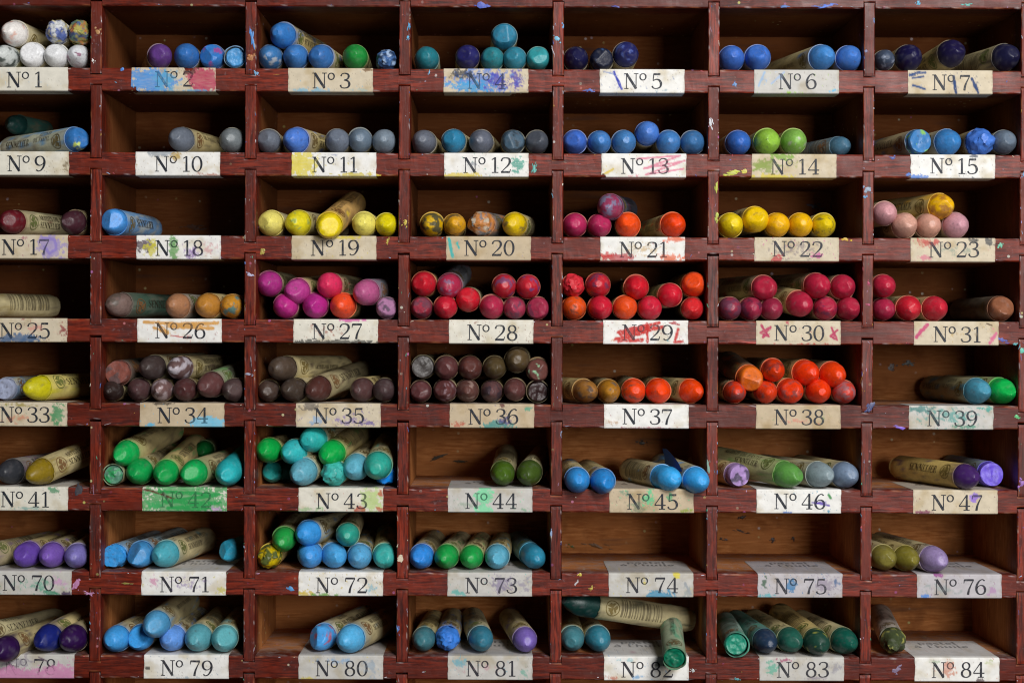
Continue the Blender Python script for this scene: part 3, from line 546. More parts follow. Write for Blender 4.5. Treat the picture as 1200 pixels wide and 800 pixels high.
def make_label(num, left, row, cardhex, tx, stains, look):
    m = Mesh(); k = row + 1
    ps = unroll(left, FLOOR[row] + TH / 2)[0]
    x0 = xpx(ps); w = LWID * S
    zt, zb = SHELF_TOP[k], SHELF_BOT[k]; H = zt - zb
    base = lin(cardhex); sd = num * 13.7
    SK = [(lin(cc), ww * .5, [(a * LWID, b * TH) for a, b in pp]) for cc, ww, pp in STROKES.get(num, [])]
    STc = [(a, b, c, d, lin(e), g * (.45 if num in (29, 13, 26, 5, 7, 20, 30, 31, 46, 6) else 1)) for a, b, c, d, e, g in stains]
    def paint(u, v, start, k_=1.0):
        """card colour at u (0..1 along), v (0 bottom edge .. 1 top edge; <0 and >1 are the flaps)"""
        col = start
        g = fbm(u * 5 + sd, v * 1.6, sd)
        col = mixc(col, (col[0] * .82, col[1] * .76, col[2] * .64), sstep(-.1, .9, g) * k_)
        if nz(u * 60, v * 17, sd + 9) * (.6 + .8 * abs(nz(u * 6, v * 2, sd + 2))) > .52: col = mixc(col, (.22, .17, .14), .5 * k_)
        if nz(u * 44 + 30, v * 12, sd + 4) > .63: col = mixc(col, STc[(num) % len(STc)][4] if STc else (.3, .2, .2), .65 * k_)
        if v > 1.0: col = mixc(col, (.30, .275, .285), .45 * k_)
        e = min(u, 1 - u)
        col = mixc(col, (.30, .22, .16), .35 * k_ * sstep(.03, 0, e) * (1 if nz(v * 9, u * 3, sd) > 0 else .2))
        for a, b, ru, rv, sc_, st in STc:
            d = math.hypot((u - a) / ru, (v - b) / rv)
            d *= 1 + .35 * nz(u * 9 + a * 50, v * 3, sd)
            if d < 1.5:
                n_ = fbm(u * 22 + a * 90, v * 7 + b * 40, sd + a * 17, 3) * .62 + nz(u * 80, v * 22, sd + b * 30) * .34
                t = sstep(-.02 if st < 1 else .02, .40 if st < 1 else .26, st * 0.92 - d * .72 + n_ - .12)
                rub = .5 + .5 * nz(u * 14 + v * 5 + a * 31, v * 26 - u * 12, sd)
                col = mixc(col, sc_, t * (.64 + .32 * rub))
        if SK:
            qx, qy = u * LWID, v * TH
            for cc, hw_, pp in SK:
                dm = 1e9
                for (ax, ay), (bx, by) in zip(pp[:-1], pp[1:]):
                    ex_, ey_ = bx - ax, by - ay; L2 = ex_ * ex_ + ey_ * ey_ or 1
                    tt = max(0, min(1, ((qx - ax) * ex_ + (qy - ay) * ey_) / L2))
                    dm = min(dm, math.hypot(qx - ax - ex_ * tt, qy - ay - ey_ * tt))
                if dm < hw_ * 2:
                    hh = hw_ * (1 + .5 * nz(qx * .25, qy * .25, sd)) 
                    wax_ = sstep(-.45, .1, nz(qx * .9, qy * .9, sd + 3) + .3)
                    col = mixc(col, cc, sstep(hh + .5, hh - .6, dm) * (.45 + .5 * wax_))
        return col
    path = []                                   # (y, z, v)
    FL = .042 if row >= 5 else .020
    for i in range(9): path.append((FL * (1 - i / 8) + 0.0004, zt + .00016, 1 + (1 - i / 8) * 1.9))
    path.append((-.00018, zt - .00012, .985))
    for i in range(1, 22): path.append((-.00022, zt - H * i / 22, 1 - i / 22))
    path.append((-.00020, zb + .0001, .02)); 
    for i in range(5): path.append((0.0006 + .009 * i / 4, zb - .00022, -.05 - i * .25))
    NX = 150; rows = []
    for (y, z, v) in path:
        r_ = []
        for i in range(NX + 1):
            u = i / NX
            wob = .00030 * nz(u * 4, v * 2, sd) if 0.1 < v < .9 else 0
            ex = .0003 * nz(v * 4, sd + (7 if i else 0)) if i in (0, NX) else 0
            r_.append(m.vert((x0 + w * u + ex, y - abs(wob), z), paint(u, v, base)))
        rows.append(r_)
    torn = {2: [(.02, -.1, .07, .3), (.68, 1.0, .06, .12)], 4: [(.98, -.6, .2, .5)], 13: [(.02, .03, .03, .1)], 27: [(.8, -.02, .12, .05)]}.get(num, [])
    for a, b, va, vb in zip(rows[:-1], rows[1:], path[:-1], path[1:]):
        for i in range(NX):
            u, v = (i + .5) / NX, (va[2] + vb[2]) / 2
            if any(math.hypot((u - p) / q, (v - s) / t) + nz(u * 30, v * 8, sd) * .4 < 1 for p, s, q, t in torn): continue
            m.face((a[i], b[i], b[i + 1], a[i + 1]), 0, True)
    # the number
    h = 18.2 * S; gap = .40 if row < 6 else .52
    st, wid = text_strokes('No', h, .04)
    st2, wid2 = text_strokes(str(num), h, .08)
    st2 = [[(x * 1.1, y, q * 1.1) for x, y, q in s_] for s_ in st2]; wid2 *= 1.1
    off = (1.34 + gap) * h + (0 if num > 9 else 0)
    strokes = st + [[(x + off, y, q) for x, y, q in s] for s in st2]
    total = off + wid2 - .1 * h
    ox = (w - total) / 2 + (tx - 4) * S * .6; rr = random.Random(num)
    oy = (4.2 + rr.uniform(-.8, .9)) * S; tilt = rr.uniform(-.012, .012)
    ink = lin('20252f') if row < 6 else lin('2c2c34')
    def place(x, y, lift): return (x0 + ox + x, -lift, zb + oy + y + (x - total / 2) * tilt)
    def colf(x, y):
        u, v = (ox + x) / w, (oy + y) / H
        c = paint(u, v, ink, .2)
        wear = sstep(.25, .6, nz(u * 60, v * 18, sd + 55))
        return mixc(mixc(ink, c, 1.0 if num == 78 else .55 if num in (2, 42) else .28), base, wear * .18)
    for i, s in enumerate(strokes): ribbon(m, s, place, colf, 1, .00050 + i * 3e-6)
    # the flap's own printing on top of the shelf
    if row >= 5:
        for line, yy, hh in (('pastel', .0365, .0064), ("a` l'huile", .0280, .0064)):
            s3, w3 = text_strokes(line, hh, .04)
            cx = x0 + w * (.52 if row != 7 else .5)
            fc = mixc(base, (.04, .04, .05), .72)
            for i, s in enumerate(s3):
                ribbon(m, [(x, y, q * 1.3) for x, y, q in s], lambda x, y, l: (cx - w3 / 2 + x, yy + y - .004, zt + .00022 + l), lambda x, y: fc, 1, i * 3e-6)
    o = m.build('number_label', [CARD, INK], cab)
    part_label(o, f'{look} reading No {num}')
for num, (left, row, hx, tx, st, look) in LAB.items(): make_label(num, left, row, hx, tx, st, look)

# ------------------------------------------------------------------ the oil pastels
# px py radius colour name | options: u upper layer, y apparent turn of the tail (deg, + right), T tail end px, p tail lift (deg), d tip depth (mm, - sticks out),
# f flat end, c worn facets, h hollow broken end, k crumbled, W no wrapper, w wrapper colour, s smeared wrapper colour, e bare length (mm), x dirt colour:amount, L length (mm)
DATA = """
#1
15 39 15.5 f0ece8 pinkish_white u y30 xe0b0a0:.14
66 37 13 dfe2e4 speckled_white u k x2a4a9a:.5 xd0c070:.2
93 38 14 b0a860 grimy_ochre u k x2c4c8c:.35 xb06a3a:.4 x6a8a6a:.3
4 65 13 cfd4d2 dirty_white y30 x33403a:.35 wa39a50
37 64 15 f2f3f5 bright_white y20 c
65 64.5 14 eef0f2 white y12
92 65 14 e6e9ee white_with_a_plum_speck y8 x8a4a6a:.03
#2
188 65 14 6a3f92 purple y-10 T176
218 64.5 14.5 2f74c4 mid_blue
248 66 14.5 2f80d4 bright_blue c xa04a90:.1
276 68 12.5 4fa4e4 light_blue f h
#3
330 41 15.5 2f7fd0 bright_blue u y28
316 67 14.5 3a7cba dusty_blue xb0b8c0:.1
346 66 14.5 3a80cc mid_blue
375 67 14.5 3678c4 sky_blue y20
416 66 14.5 1f9a40 green
453 71 11.5 4a78b8 mottled_blue k x20304c:.4 xa8c0e0:.3
#4
500 68 14 1e7f8e deep_teal
548 66 14 2c2a70 navy
577 68 13.5 2a8a96 teal
603 68 13.5 2f8ea8 blue_teal
631 68 13.5 30a2aa bright_teal c
591 42 15 2c86a8 steel_teal u c
#5
675 68.5 14.5 1a1a48 indigo
705 69 13.5 1a2038 blue_black c x3a5888:.06
734 63 15.2 262a6c dusty_navy p-6 x5060a0:.06
#6
858 68 15 3c74d8 cobalt_blue y-8
889 67 15 3c78dc bright_cobalt y-14
965 67 15 3f8cd8 sky_blue y-34
996 67.7 15 4080de cornflower_blue y-16
#7
1037 69 12 4a5870 dusty_slate x8a94a8:.3
1066 66.7 16 1a1648 dark_indigo y-20
1116 62 17 201a48 violet_navy y-30 p-5 u
1180 67 18 1c1c40 black_navy y-40
#9
92 163 14 2f7cc8 blue T8 wc4c8b0 s4a9ad4:.45 xd0e060:.12 c
17 146 12 20504c dark_teal u y45 d34 w6a7a68 s2a6a62:.7 L34
#10
211 162.7 14.5 6e7684 slate_grey y32
271 164 14.5 7c8488 pale_grey
#11
314 165 14 747c8a grey
345 164 15 4a80e0 cornflower_blue y34
395 164.5 14 717b8c slate_grey
422 164 14 74889c blue_grey
450 165 14 8494a4 pale_blue_grey
#12
496 165.7 14 6c7280 grey y10
531 165 14 2a86b0 teal_blue y14
563 165.7 14 6a7080 mid_grey y10
601 165.7 14 4a6478 dirty_blue_grey c x2a343c:.3
630 166 13.5 585e6a charcoal_grey
#13
674 166 14 3f74dc cobalt_blue
703 166 13.5 3f84d0 mid_blue
732 166 14 4488cc dusty_blue
759 155.7 14 4a84e0 cornflower_blue u
784 166.7 14 3f84cc sky_blue
812 166.7 14 3c78b4 steel_blue
#14
866 167 14.5 2f6ed0 royal_blue
900 165.7 15 94c83c bright_lime_green y-14
931 165.7 15 88c050 pale_lime_green y-14 xa8b098:.1
986 170 11.5 4a7894 slate_blue d12 T906 w8a8e88 s5a788a:.5
#15
1078 163 14.5 3a80c0 smeared_blue T1012 f x88c040:.15 wb8a880
1112 166.7 16 3284cc bright_blue y-36
1150 166 16 4480e4 cobalt_blue k y-18
1178 166 14 6a7a8c grey y-14
#17
12 259 14 6c1e28 dark_red T92 d2
85 260.7 14.5 4c2a34 dark_maroon y40
#18
132 260.7 15 3f9cf0 bright_sky_blue T178 c d-6 L62 s4a8cc8:.75 wa8b4b8
#19
316 262.7 15 ece07c pale_yellow y16
348 262 15 e4d63c lemon_yellow T398 x9ab060:.1
385 265.7 15.5 e8d034 warm_yellow T416 p15 d-12 wc8a060 c
426 262.7 14 ece074 cream_yellow
453 264 13.5 e0d028 acid_yellow
#20
506 263 14 d4aa24 stained_yellow x3a443c:.45
533 263 13 d8a032 ochre_yellow x6a5a3a:.2
562 261.7 14 c0804a smudged_orange_brown k y34 xb8b0a0:.25 x6a7480:.3 w6a6e70
602 263 14 e2c028 yellow y18 x7a6a3a:.1
#21
674 264 14 b83460 raspberry
703 265 13.5 aa3058 dusky_raspberry
714 242.7 15 964060 dusty_magenta u y16 p3 x7a7a98:.4 w585e70
736 264 14.5 f0562c orange_red
790 264 14.5 f04c22 vivid_orange T757 y-40
#22
857 265 14.5 e8cc34 lemon_yellow
887 257 15.5 f0c828 golden_yellow u T846
912 263 14 ecb428 deep_amber y-10
939 263 14 f0ba28 amber_yellow
966 264 14 dcc02c cracked_yellow x7a6a28:.25
#23
1038 250 14 d09aa0 dusty_pink u
1061 265 15 d0a090 pinkish_beige y-24
1089 264 14.5 ce9c8a beige_pink y-14
1121 264 15 cc98a4 mauve_pink y-22
1104 241.7 15 e4b024 orange_yellow u y-48 xa06a28:.35
#25
-66 357 14 8a7a50 wrapped_cream T64 d4
#26
136 357 14 7a6660 grey_brown T222 d4 w5a6a5c s2c4a3c:.6 x5a5048:.3
207 358 14.5 a87858 light_brown y30 w9a9488
242 359 14.5 b8803c ochre_brown y24
271 359 14 c48a38 ochre y10 x4a8080:.2
#27
315 332.7 15 b03c88 plum_magenta u y12
347 341.7 15 b4448c pale_magenta u y26 p4
385 334 15 d83c62 pinkish_red u y20
334 361 14.5 c03a8c bright_magenta
369 360.7 15 b23488 deep_magenta
401 359 15 f05838 orange_red
427 343 15 b45c88 mauve_pink u y32 p3 w7c8088
453 361 12.5 a8789c dusty_mauve x5a4a5c:.3 c
#28
496 332.7 14.5 c42c38 scarlet u y10
526 335.7 14.5 ac3450 dusty_crimson u y8 p8 w8a9098 x8a6a88:.3
548 350.7 14 c82c38 red u p2
494 361 13 943444 grimy_crimson x6a3a4a:.4 c
522 361.7 13.5 c42c3c bright_red
576 361 14 b03450 crimson
603 361 13 a03a52 dull_crimson x6a3a50:.3
631 361 13 a83a54 dusty_rose_red c x6a3048:.25
591 335 14 ba303c mottled_red u x7a4a70:.3
619 335.7 14 c0303c speckled_red u x6a4a80:.2
#29
672 334 13 d43a44 light_red u k
701 334 14.5 c2303c stained_red u x6a3a58:.35
746 336.7 14.5 d02c38 bright_scarlet u
786 345.7 14 d02c3c scarlet u y-14
673 361.7 14 e0582c dull_orange x8a4a3a:.25
704 361 14 c82c3e crimson_red
733 361.7 14 e8562e orange_red
762 361.7 14 cc3044 deep_red
814 333 14.5 ec5430 bright_orange_red u y-8
812 363 13 d03438 plain_red
#30
897 337.7 15 ae2c42 dark_crimson u y-30
939 356.7 15 b02c44 crimson u y-26 p6
959 335 15 b42c44 cherry_red u y-30
989 336 14.5 b42e46 deep_cherry_red u y-22
856 362 13.5 94384c dusty_maroon_red x6a3a50:.4
881 362 13.5 9c304a wine_red x5a2840:.3
905 362 13 9a2e48 dull_wine_red
968 362 14 ac3048 brick_crimson x6a2a48:.2
996 364 13.7 aa2e44 muted_crimson
#31
1037 335 13.5 bc3046 deep_red u
1037 362.7 13 a82e4a wine_red
1066 361.7 14.5 c82e3c scarlet
1097 362 14.5 c43040 bright_red y-26
1174 362.7 14.5 8c5a42 brown T1124 w6c6050 s4a4238:.5 c
#33
5 456.7 13 a0a8c0 pale_lavender_grey T60 f d8 wb8b49a s4a88c0:.45
43 457 14.5 c8c030 yellow_green T132 d3 wd0c070
#34
137 436.7 14.5 8c5a54 flat_ended_brick u f y34 p2 w5a5850 x5a4848:.2
177 430.7 14.5 4a4244 near_black u y36
209 431 13.5 6c5a5e dusty_grey u y34 xb8b0b8:.45
245 451.7 15 6c4a4e mauve_brown u y36 p8 w9a9c84 s5a9a50:.3
131 460 12 3a3030 black_brown
162 458 13.5 5c464c plum_brown
189 456.7 13 7a6468 chalky_brown y10 xb0a0a4:.4
216 457 13.5 5c3c40 dark_maroon_brown
273 456.7 13.5 5e5054 greyish_brown
#35
328 431.7 14.5 5a5048 olive_brown u y48
314 458 12.5 5a4e4a dark_grey_brown
342 457 14 4c443f sooty_brown y36
371 458 14.5 5c3c3a maroon_brown T428 p7
423 457 14 60484c plum_brown y24
450 457 13.5 584a50 grey_plum
#36
495 430 13.5 4a4a4c flat_dark_grey u f
523 431 14 6c464a dark_rose_brown u
551 431 14 66403e russet_brown u
580 430.7 13.5 5a5038 olive u
606 421.7 14.5 665a42 khaki u
630 434 14 76504e dusty_rose_brown u x9ac8a0:.06 c
493 460 12.5 6a444a small_plum_brown c
521 460 13.5 6c4448 maroon_brown x9a8088:.15
548 460 13.5 70504e reddish_brown x9a8078:.15
576 460 13 70545a mottled_mauve_brown x3a3038:.35
603 451.7 13 6c484a wine_brown
630 461 13 3c2c30 hollow_black_brown h
#37
688 459 13.5 9c6c38 tobacco_brown y-30 x5a4a40:.2
714 460 13.5 a8742c ochre_brown y-8 x5a5a5a:.1
743 460 14 f0502c vivid_orange_red x8a4a3a:.12
772 460.7 14.5 f04c28 bright_orange_red
812 459 14 ec4c26 orange_red y-34
#38
880 444 15 e07030 faceted_orange u c y-14 p7 w8a7460
907 434 13.5 d4401e dark_orange_red u x8a3028:.2
946 436.7 15 ec4420 bright_orange_red u y-32
977 439 15.5 e84824 vermilion u y-24
862 460.7 13 d84028 dusky_red_orange x8a4a48:.3
898 460.7 13.5 dc4428 scuffed_vermilion x8a4a48:.25
928 460 14.5 e24224 scarlet_orange y-20 x8a4a48:.15
960 461.7 14.5 ea4420 fiery_red_orange
990 460.7 13.5 cc4a40 chalky_red x9a6a70:.4
#39
1147 461.7 15.5 4f90a8 blue_teal T1088 wa09870
1177 461 15.5 1ea44c bright_green y-38
#41
11 554 14.5 3a3c42 dark_grey y50 T75 d0 wa09890 s8a6a80:.25
46 555 15 8a7424 olive_brown T128 p10 d-6
#42
146 532 15 1ea452 bright_green u T206 p9
134 557 12 5a8a74 dusty_green f h x2a9a58:.4
162 556 15 229c50 mid_green T205 p5
193 557 14.5 20a050 clean_green T232 p9 d-6
226 556 15 22a456 long_green T286 p4 d-6
238 528 11 1c7c3c shadowed_green u d36 L34
267 558 16 3aaeb4 aqua T296 W d-8 p6
#43
313 528 14.5 1ea048 leaf_green u y20
343 530 15 44b4b8 aqua u y34 p2
365 515 15 40b2b0 turquoise u y28
387 532 15.5 1fa44c emerald_green u T428 p8
319 554 12.5 2c8a86 shadowed_teal d14 c
335 556 12 2a7a7c dark_teal d22
354 557 16 68a8bc pale_blue_grey T398 d-6 p6
391 558 14.5 4cb4ac crumbly_turquoise k T412
416 548 15.5 68aec4 powder_blue u T440 p5
442 546.7 16.5 3aa494 sea_green u T458 p8 d-8
453 558 13 2f86e0 crumbled_bright_blue k W c d4
#44
589 556.7 14 4c6a24 moss_green y4 p5 d0
619 556.7 14.5 465c26 dark_moss_green y14 p5 d0
#45
677 563 14.5 3f8cd0 mid_blue y-6 d-12
707 564 14.5 3a86cc sky_blue y-12 d-12
785 560.7 14.5 4aa8e8 bright_sky_blue T737 d-9 e18 torn L62
817 563 15 4aa4e6 light_sky_blue y-28 d-12 p3
#46
866 558 13.5 a88cc0 lilac f y-30 x4a4458:.2
926 557 15 5a9048 leaf_green T836 p4 d-6 e13 wa8a878
962 556.7 15.5 8a9aa0 light_grey y-44 d-4
992 558 15 7a8ca4 blue_grey y-32 d-4
#47
1134 560.7 14.5 4a2c6c dark_purple T1052 d-8 wcab068
1162 558 14.5 6c58cc violet f T1112 d4 w8a9a98 s6a60b0:.3
#70
-22 660 14 7a5aa0 cream_wrapped y46 d-4
29 655.7 14.5 684ca4 deep_violet y26
59 653 14.5 7a5cb0 bright_violet y20
89 653 14 7c74b4 lavender y10
#71
132 656 13 4a9ce0 broken_bright_blue f k y28 s7a9cb4:.5 w9aa4a4
162 654 15 4f94cc dusty_blue c y26 s7a98a8:.5 w9aa09a
192 654 16 56a8b8 pale_aqua T242
268 645 13 3a96b4 teal_blue c W y30 d12 u L38
#72
315 654 13.5 cfb628 mottled_yellow k x2a4a30:.45
332 633 14 2c9a48 green u y10 p4
360 625 15 4a9ae0 bright_sky_blue u y30
363 654 15 4f98dc mid_sky_blue
393 653 14.5 56a4dc light_sky_blue y-20
407 626.7 13.5 3aa08e turquoise_green u
421 653 14 64aad8 pale_blue
451 655 14 48aea8 aqua y0 p4
#73
493 655.7 14 4490e4 bright_blue y10
522 654 14 26984a emerald_green y12
552 655 13.5 2a9c4c leaf_green y8
582 654 14 64aac4 pale_blue y5
627 654 13.5 3a8aa8 dusty_teal_blue y-14 s5a94a4:.8 w7a9aa0 e20
#76
1037 657.7 14.5 7c7438 khaki_olive y-26
1064 658 14.5 7a7230 olive_green y-30
1096 657.7 15 9a88b4 lavender_grey y-38 d-6
#78
-30 752 14.5 3c2050 cream_wrapped y60 d0 senn
4 761 14.5 34184c dark_purple T70 d-14
55 750.7 16 222c7c navy_blue y40 p5 d-6
84 750 16 34184e deep_plum y28 d-6
#79
135 751 15 4f9ee0 sky_blue T186 d-4
163 752 14.5 4a9ee4 bright_sky_blue T196 c
182 732 16 5a9cc8 dusty_sky_blue u T222 d-8 p3
201 751.7 14.5 6c9ce4 periwinkle_blue T234
231 750.7 16 62a4b0 greyish_aqua T262 d-4
262 752 15.5 66acb4 pale_aqua T286 d-4
#80
375 750 15 58a4e4 scuffed_sky_blue T432 xb05a68:.12 c
409 750.7 16.5 60b0e0 pale_sky_blue T462 d-5
#81
496 753 13.5 44747e slate_teal y8
524 750 14 4a84dc cracked_bright_blue y4 k
564 750.7 14.5 3c788e teal_blue y-8
616 750 14 7c68b4 violet y-12
#82
671 752.7 14 4a7e88 grey_teal y0
702 751 14.5 3a7c90 blue_teal y-14
677 706.7 14.5 123632 dark_green u T812 d6 e17 p-11 L69
790 769 12.8 1a7a5c torn_ended_emerald h y0 p10 d-22 w98a488 s4a9a78:.3
#83
862 760.7 14 2c8a72 hollow_bright_green h y-4 d-8 w8aa498 s3a8a70:.4
898 755.7 14 2c3e58 blue_black y-20 d-3 w70948a s3c8878:.6
927 751.7 14.5 2c6658 sea_green y-26
959 754 14.5 264c40 dark_green y-26 p4 d-6 xb0b050:.05 wd0b878
991 753 15 1c5e50 bottle_green y-32 d-4
#84
1047 753 14 4a5438 dark_olive k y-2 p3 xa8a858:.08 wc9beb4
"""
WRAP = ['c8b988', 'c0af7c', 'cdbe90', 'b8ab82', 'c4b27a', 'b0a47c', 'beb48c']
ROW_OF = {}
for n_, t_ in LAB.items(): ROW_OF[n_] = t_[1]

def parse():
    cell = None; out = []
    for line in DATA.strip().splitlines():
        if line.startswith('#'): cell = int(line[1:]); continue
        t = line.split(); o = dict(cell=cell, px=float(t[0]), py=float(t[1]), r=float(t[2]), col=t[3], name=t[4].replace('_', ' '), x=[], fl=set())
        for a in t[5:]:
            if a in ('u', 'f', 'c', 'h', 'k', 'W', 'torn', 'senn'): o['fl'].add(a)
            elif a[0] in 'yTpdeL': o[a[0]] = float(a[1:])
            elif a[0] == 'x':
                hx, am = a[1:].split(':'); o['x'].append((hx, float(am)))
            elif a[0] == 'w': o['w'] = a[1:]
            elif a[0] == 's':
                hx, am = a[1:].split(':'); o['s'] = (hx, float(am))
        out.append(o)
    return out
P = parse()

# labels that single each pastel out
ORD = ['leftmost', 'second from left', 'third from left', 'fourth from left', 'fifth from left', 'sixth from left', 'seventh from left']
EXTRA = {'h': 'with a hollow broken end', 'f': 'with a flat end', 'k': 'with a crumbled tip', 'W': 'without a wrapper', 'torn': 'in a torn wrapper'}
for o in P:
    mates = [q for q in P if q['cell'] == o['cell']]
    ex = next((EXTRA[k] for k in ('torn', 'h', 'W', 'k', 'f') if k in o['fl'] and sum(k in q['fl'] for q in mates) == 1), '')
    if len(mates) == 1: lab = f"{o['name']} oil pastel lying alone above label No {o['cell']}"
    else:
        lvl = sorted((q for q in mates if ('u' in q['fl']) == ('u' in o['fl'])), key=lambda q: q['px'])
        two = any('u' in q['fl'] for q in mates)
        lone = len(lvl) == 1
        layer = 'on top of the others' if ('u' in o['fl'] and lone) else ('in the upper layer' if 'u' in o['fl'] else ('in the bottom layer' if two else ''))
        i = lvl.index(o)
        pos = '' if lone else (ORD[i] if i < len(lvl) - 1 else 'rightmost')
        lab = f"{o['name']} oil pastel {ex + ', ' if ex else ''}{pos} {layer} above label No {o['cell']}".replace('pastel  ', 'pastel ')
        if len(lab.split()) > 16: lab = f"{o['name']} oil pastel {pos} {layer} above label No {o['cell']}"
    o['label'] = ' '.join(lab.split()).replace(' ,', ',')

def make_pastel(o, idx):
    rnd = random.Random(idx * 97 + 5)
    R = o['r'] * S * (1.0 if o['r'] < 15.2 else 0.975)
    R = min(max(R, 0.0046), 0.0063)
    fl = o['fl']; row = ROW_OF[o['cell']]
    Ld = R * (rnd.uniform(1.4, 1.75) if row < 4 else rnd.uniform(1.65, 2.0))                      # length of the rounded tip
    e = o.get('e', rnd.uniform(8.5, 11.5) if row < 4 else rnd.uniform(10.5, 13)) / 1000         # bare stick showing
    e = max(e, Ld * 1.05)
    if 'h' in fl: e = -0.0006
    if 'f' in fl and 'e' not in o: e = rnd.uniform(.003, .006)
    LEN = o.get('L', 67 + rnd.uniform(-2, 1)) / 1000
    back = LEN - Ld * .8
    # direction
    view = -math.degrees(math.atan((o['px'] - PX0) * S / DIST))
    d = o.get('d', rnd.uniform(-1.5, 1.5)) / 1000
    if 'T' in o:
        yaw = 0.0; h0 = world(o['px'], o['py'], d + Ld * .8)
        best = None
        for k in range(-88, 89):
            a = math.radians(k); yy = h0.y + back * math.cos(a); xx = h0.x + back * math.sin(a)
            tp = PX0 + xx / S * DIST / (DIST + yy)
            err = abs(tp - o['T'])
            if best is None or err < best[0]: best = (err, k)
        yaw = best[1]
    elif 'y' in o: yaw = 0.6 * (o['y'] - view)
    else: yaw = rnd.uniform(-3, 3)
    yaw = math.radians(yaw); pitch = math.radians(o.get('p', rnd.uniform(-.5, .8)))
    hy = d + Ld * .8 * math.cos(yaw)
    pos = world(o['px'], o['py'], hy)
    floor = SHELF_TOP[row + 1] + 0.00025
    Rw = R + 0.00024
    if 'u' not in fl and d > -0.009 :
        pos.z = max(min(pos.z, floor + Rw + .0022), floor + Rw + .0001)
        if 'p' not in o: pos.z = min(pos.z, floor + Rw + .0008)
    # keep the tail inside the compartment
    tail = pos.y + back * math.cos(yaw)
    if tail > DEPTH - .001: back -= (tail - DEPTH + .001) / max(.2, math.cos(yaw))
    root = bpy.data.objects.new('oil_pastel', None); C.objects.link(root)
    root.empty_display_size = 0.005
    roll = rnd.uniform(-.45, .45)
    root.matrix_world = Matrix.Translation(pos) @ Matrix.Rotation(-yaw, 4, 'Z') @ Matrix.Rotation(pitch, 4, 'X') @ Matrix.Rotation(roll, 4, 'Y')
    root['label'] = o['label']; root['category'] = 'oil pastel'; root['group'] = 'oil pastels lying in the numbered compartments'
    up = Vector((math.sin(-roll), 0, math.cos(roll)))    # world up in local space
    # ---- the stick: local -Y is the tip, origin 0.8 Ld behind it
    m = Mesh(); seg = 30; tip = -Ld * .8
    ts = [0.0, .02, .05, .09, .14, .2, .27, .35, .44, .54, .65, .77, .9, 1.0]
    rings = [(Ld * t) for t in ts] + [Ld + (max(e, Ld) + .003 - Ld) * k / 6 for k in range(1, 7)] + [Ld + max(e, Ld), ]
    rings = sorted(set(rings))
    if 'h' in fl: rings = [r_ * 1.0 for r_ in rings if r_ <= Ld + .004]
    if 'W' in fl: rings = [Ld * t for t in ts] + [Ld + (back + tip * -1 - Ld) * k / 10 for k in range(1, 11)]
    sh = rnd.uniform(1.65, 2.0)
    base = lin(o['col']); lum = sum(base) / 3
    cool = base[2] > base[0] * 1.05 or base[1] > base[0] * 1.2
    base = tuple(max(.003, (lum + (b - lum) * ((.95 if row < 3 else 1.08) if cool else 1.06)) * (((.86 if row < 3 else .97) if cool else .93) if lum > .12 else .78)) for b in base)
    if o['cell'] in (34, 35, 36): base = (base[0] * .92, base[1] * .80, base[2] * .70)
    dirts = [(lin(a), b) for a, b in o['x']]
    sd = idx * 3.17
    rough = .0010 if 'k' in fl else .00012
    cuts = []                                            # planes that wear the tip down
    if 'f' in fl or 'h' in fl: cuts.append((Vector((rnd.uniform(-.12, .12), -1, rnd.uniform(-.05, .15))).normalized(), tip + Ld * (.60 if 'h' in fl else .72)))
    else:
        cuts.append(((Vector((rnd.uniform(-.3, .3), -1, 0)) + up * rnd.uniform(.0, .6)).normalized(), tip + Ld * rnd.uniform(.05, .10)))
        if rnd.random() < .4: cuts.append(((Vector((rnd.uniform(-.9, .9), -1, 0)) + up * rnd.uniform(-.1, .9)).normalized(), tip + Ld * rnd.uniform(.10, .16)))
        if 'c' in fl:
            for _ in range(3): cuts.append((Vector((rnd.uniform(-.9, .9), -1, rnd.uniform(-.3, 1.0))).normalized(), tip + Ld * rnd.uniform(.24, .4)))
    prev = None
    for t in rings:
        q = min(t / Ld, 1)
        r_ = R * (1 - (1 - q) ** sh) ** .68 if q > 0 else 0.0
        r_ = max(r_, R * .02); y = tip + t; ring = []
        for k in range(seg):
            a = 2 * math.pi * k / seg
            v = Vector((math.cos(a) * r_, y, math.sin(a) * r_))
            nn = nz(v.x * 330 + sd, v.y * 330, v.z * 330) * rough + (nz(v.x * 900 + sd, v.y * 900, v.z * 900) * rough * .7)
            v += Vector((math.cos(a) * nn, -nn * .5, math.sin(a) * nn))
            if t > max(e, Ld) : 
                v.x *= .985; v.z *= .985
            for nrm, off in cuts:
                s_ = v.dot(nrm) - Vector((0, off, 0)).dot(nrm)
                if s_ > 0:
                    v.y -= s_ / nrm.y * (1.0 if nrm.y < 0 else -1) if abs(nrm.y) > .1 else 0
                    v.y += (nz(v.x * 330, v.z * 330, sd) + .5 * nz(v.x * 900, v.z * 900, sd)) * (.0010 if 'h' in fl else .0005 if 'f' in fl else .00010)
            c = mixc(base, tuple(b * (.72 if lum < .55 else .96) for b in base), sstep(-.1, .7, fbm(v.x * 180 + sd, v.y * 180, v.z * 180)) * .5)
            c = mixc(c, (.5, .48, .48), .07 * sstep(.1, .6, nz(v.x * 500, v.y * 500 + sd, v.z * 500)))
            for j, (dc, am) in enumerate(dirts):
                f_ = fbm(v.x * 260 + sd + j * 41, v.y * 260, v.z * 260 + j * 7, 3) + .25 * nz(v.x * 900, v.y * 900 + j * 5, v.z * 900)
                c = mixc(c, dc, sstep(.42 - am, .60 - am, f_) * .88)
            if nz(v.x * 800 + sd, v.y * 800 + 20, v.z * 800) > .55: c = mixc(c, (.08, .07, .08), .4)
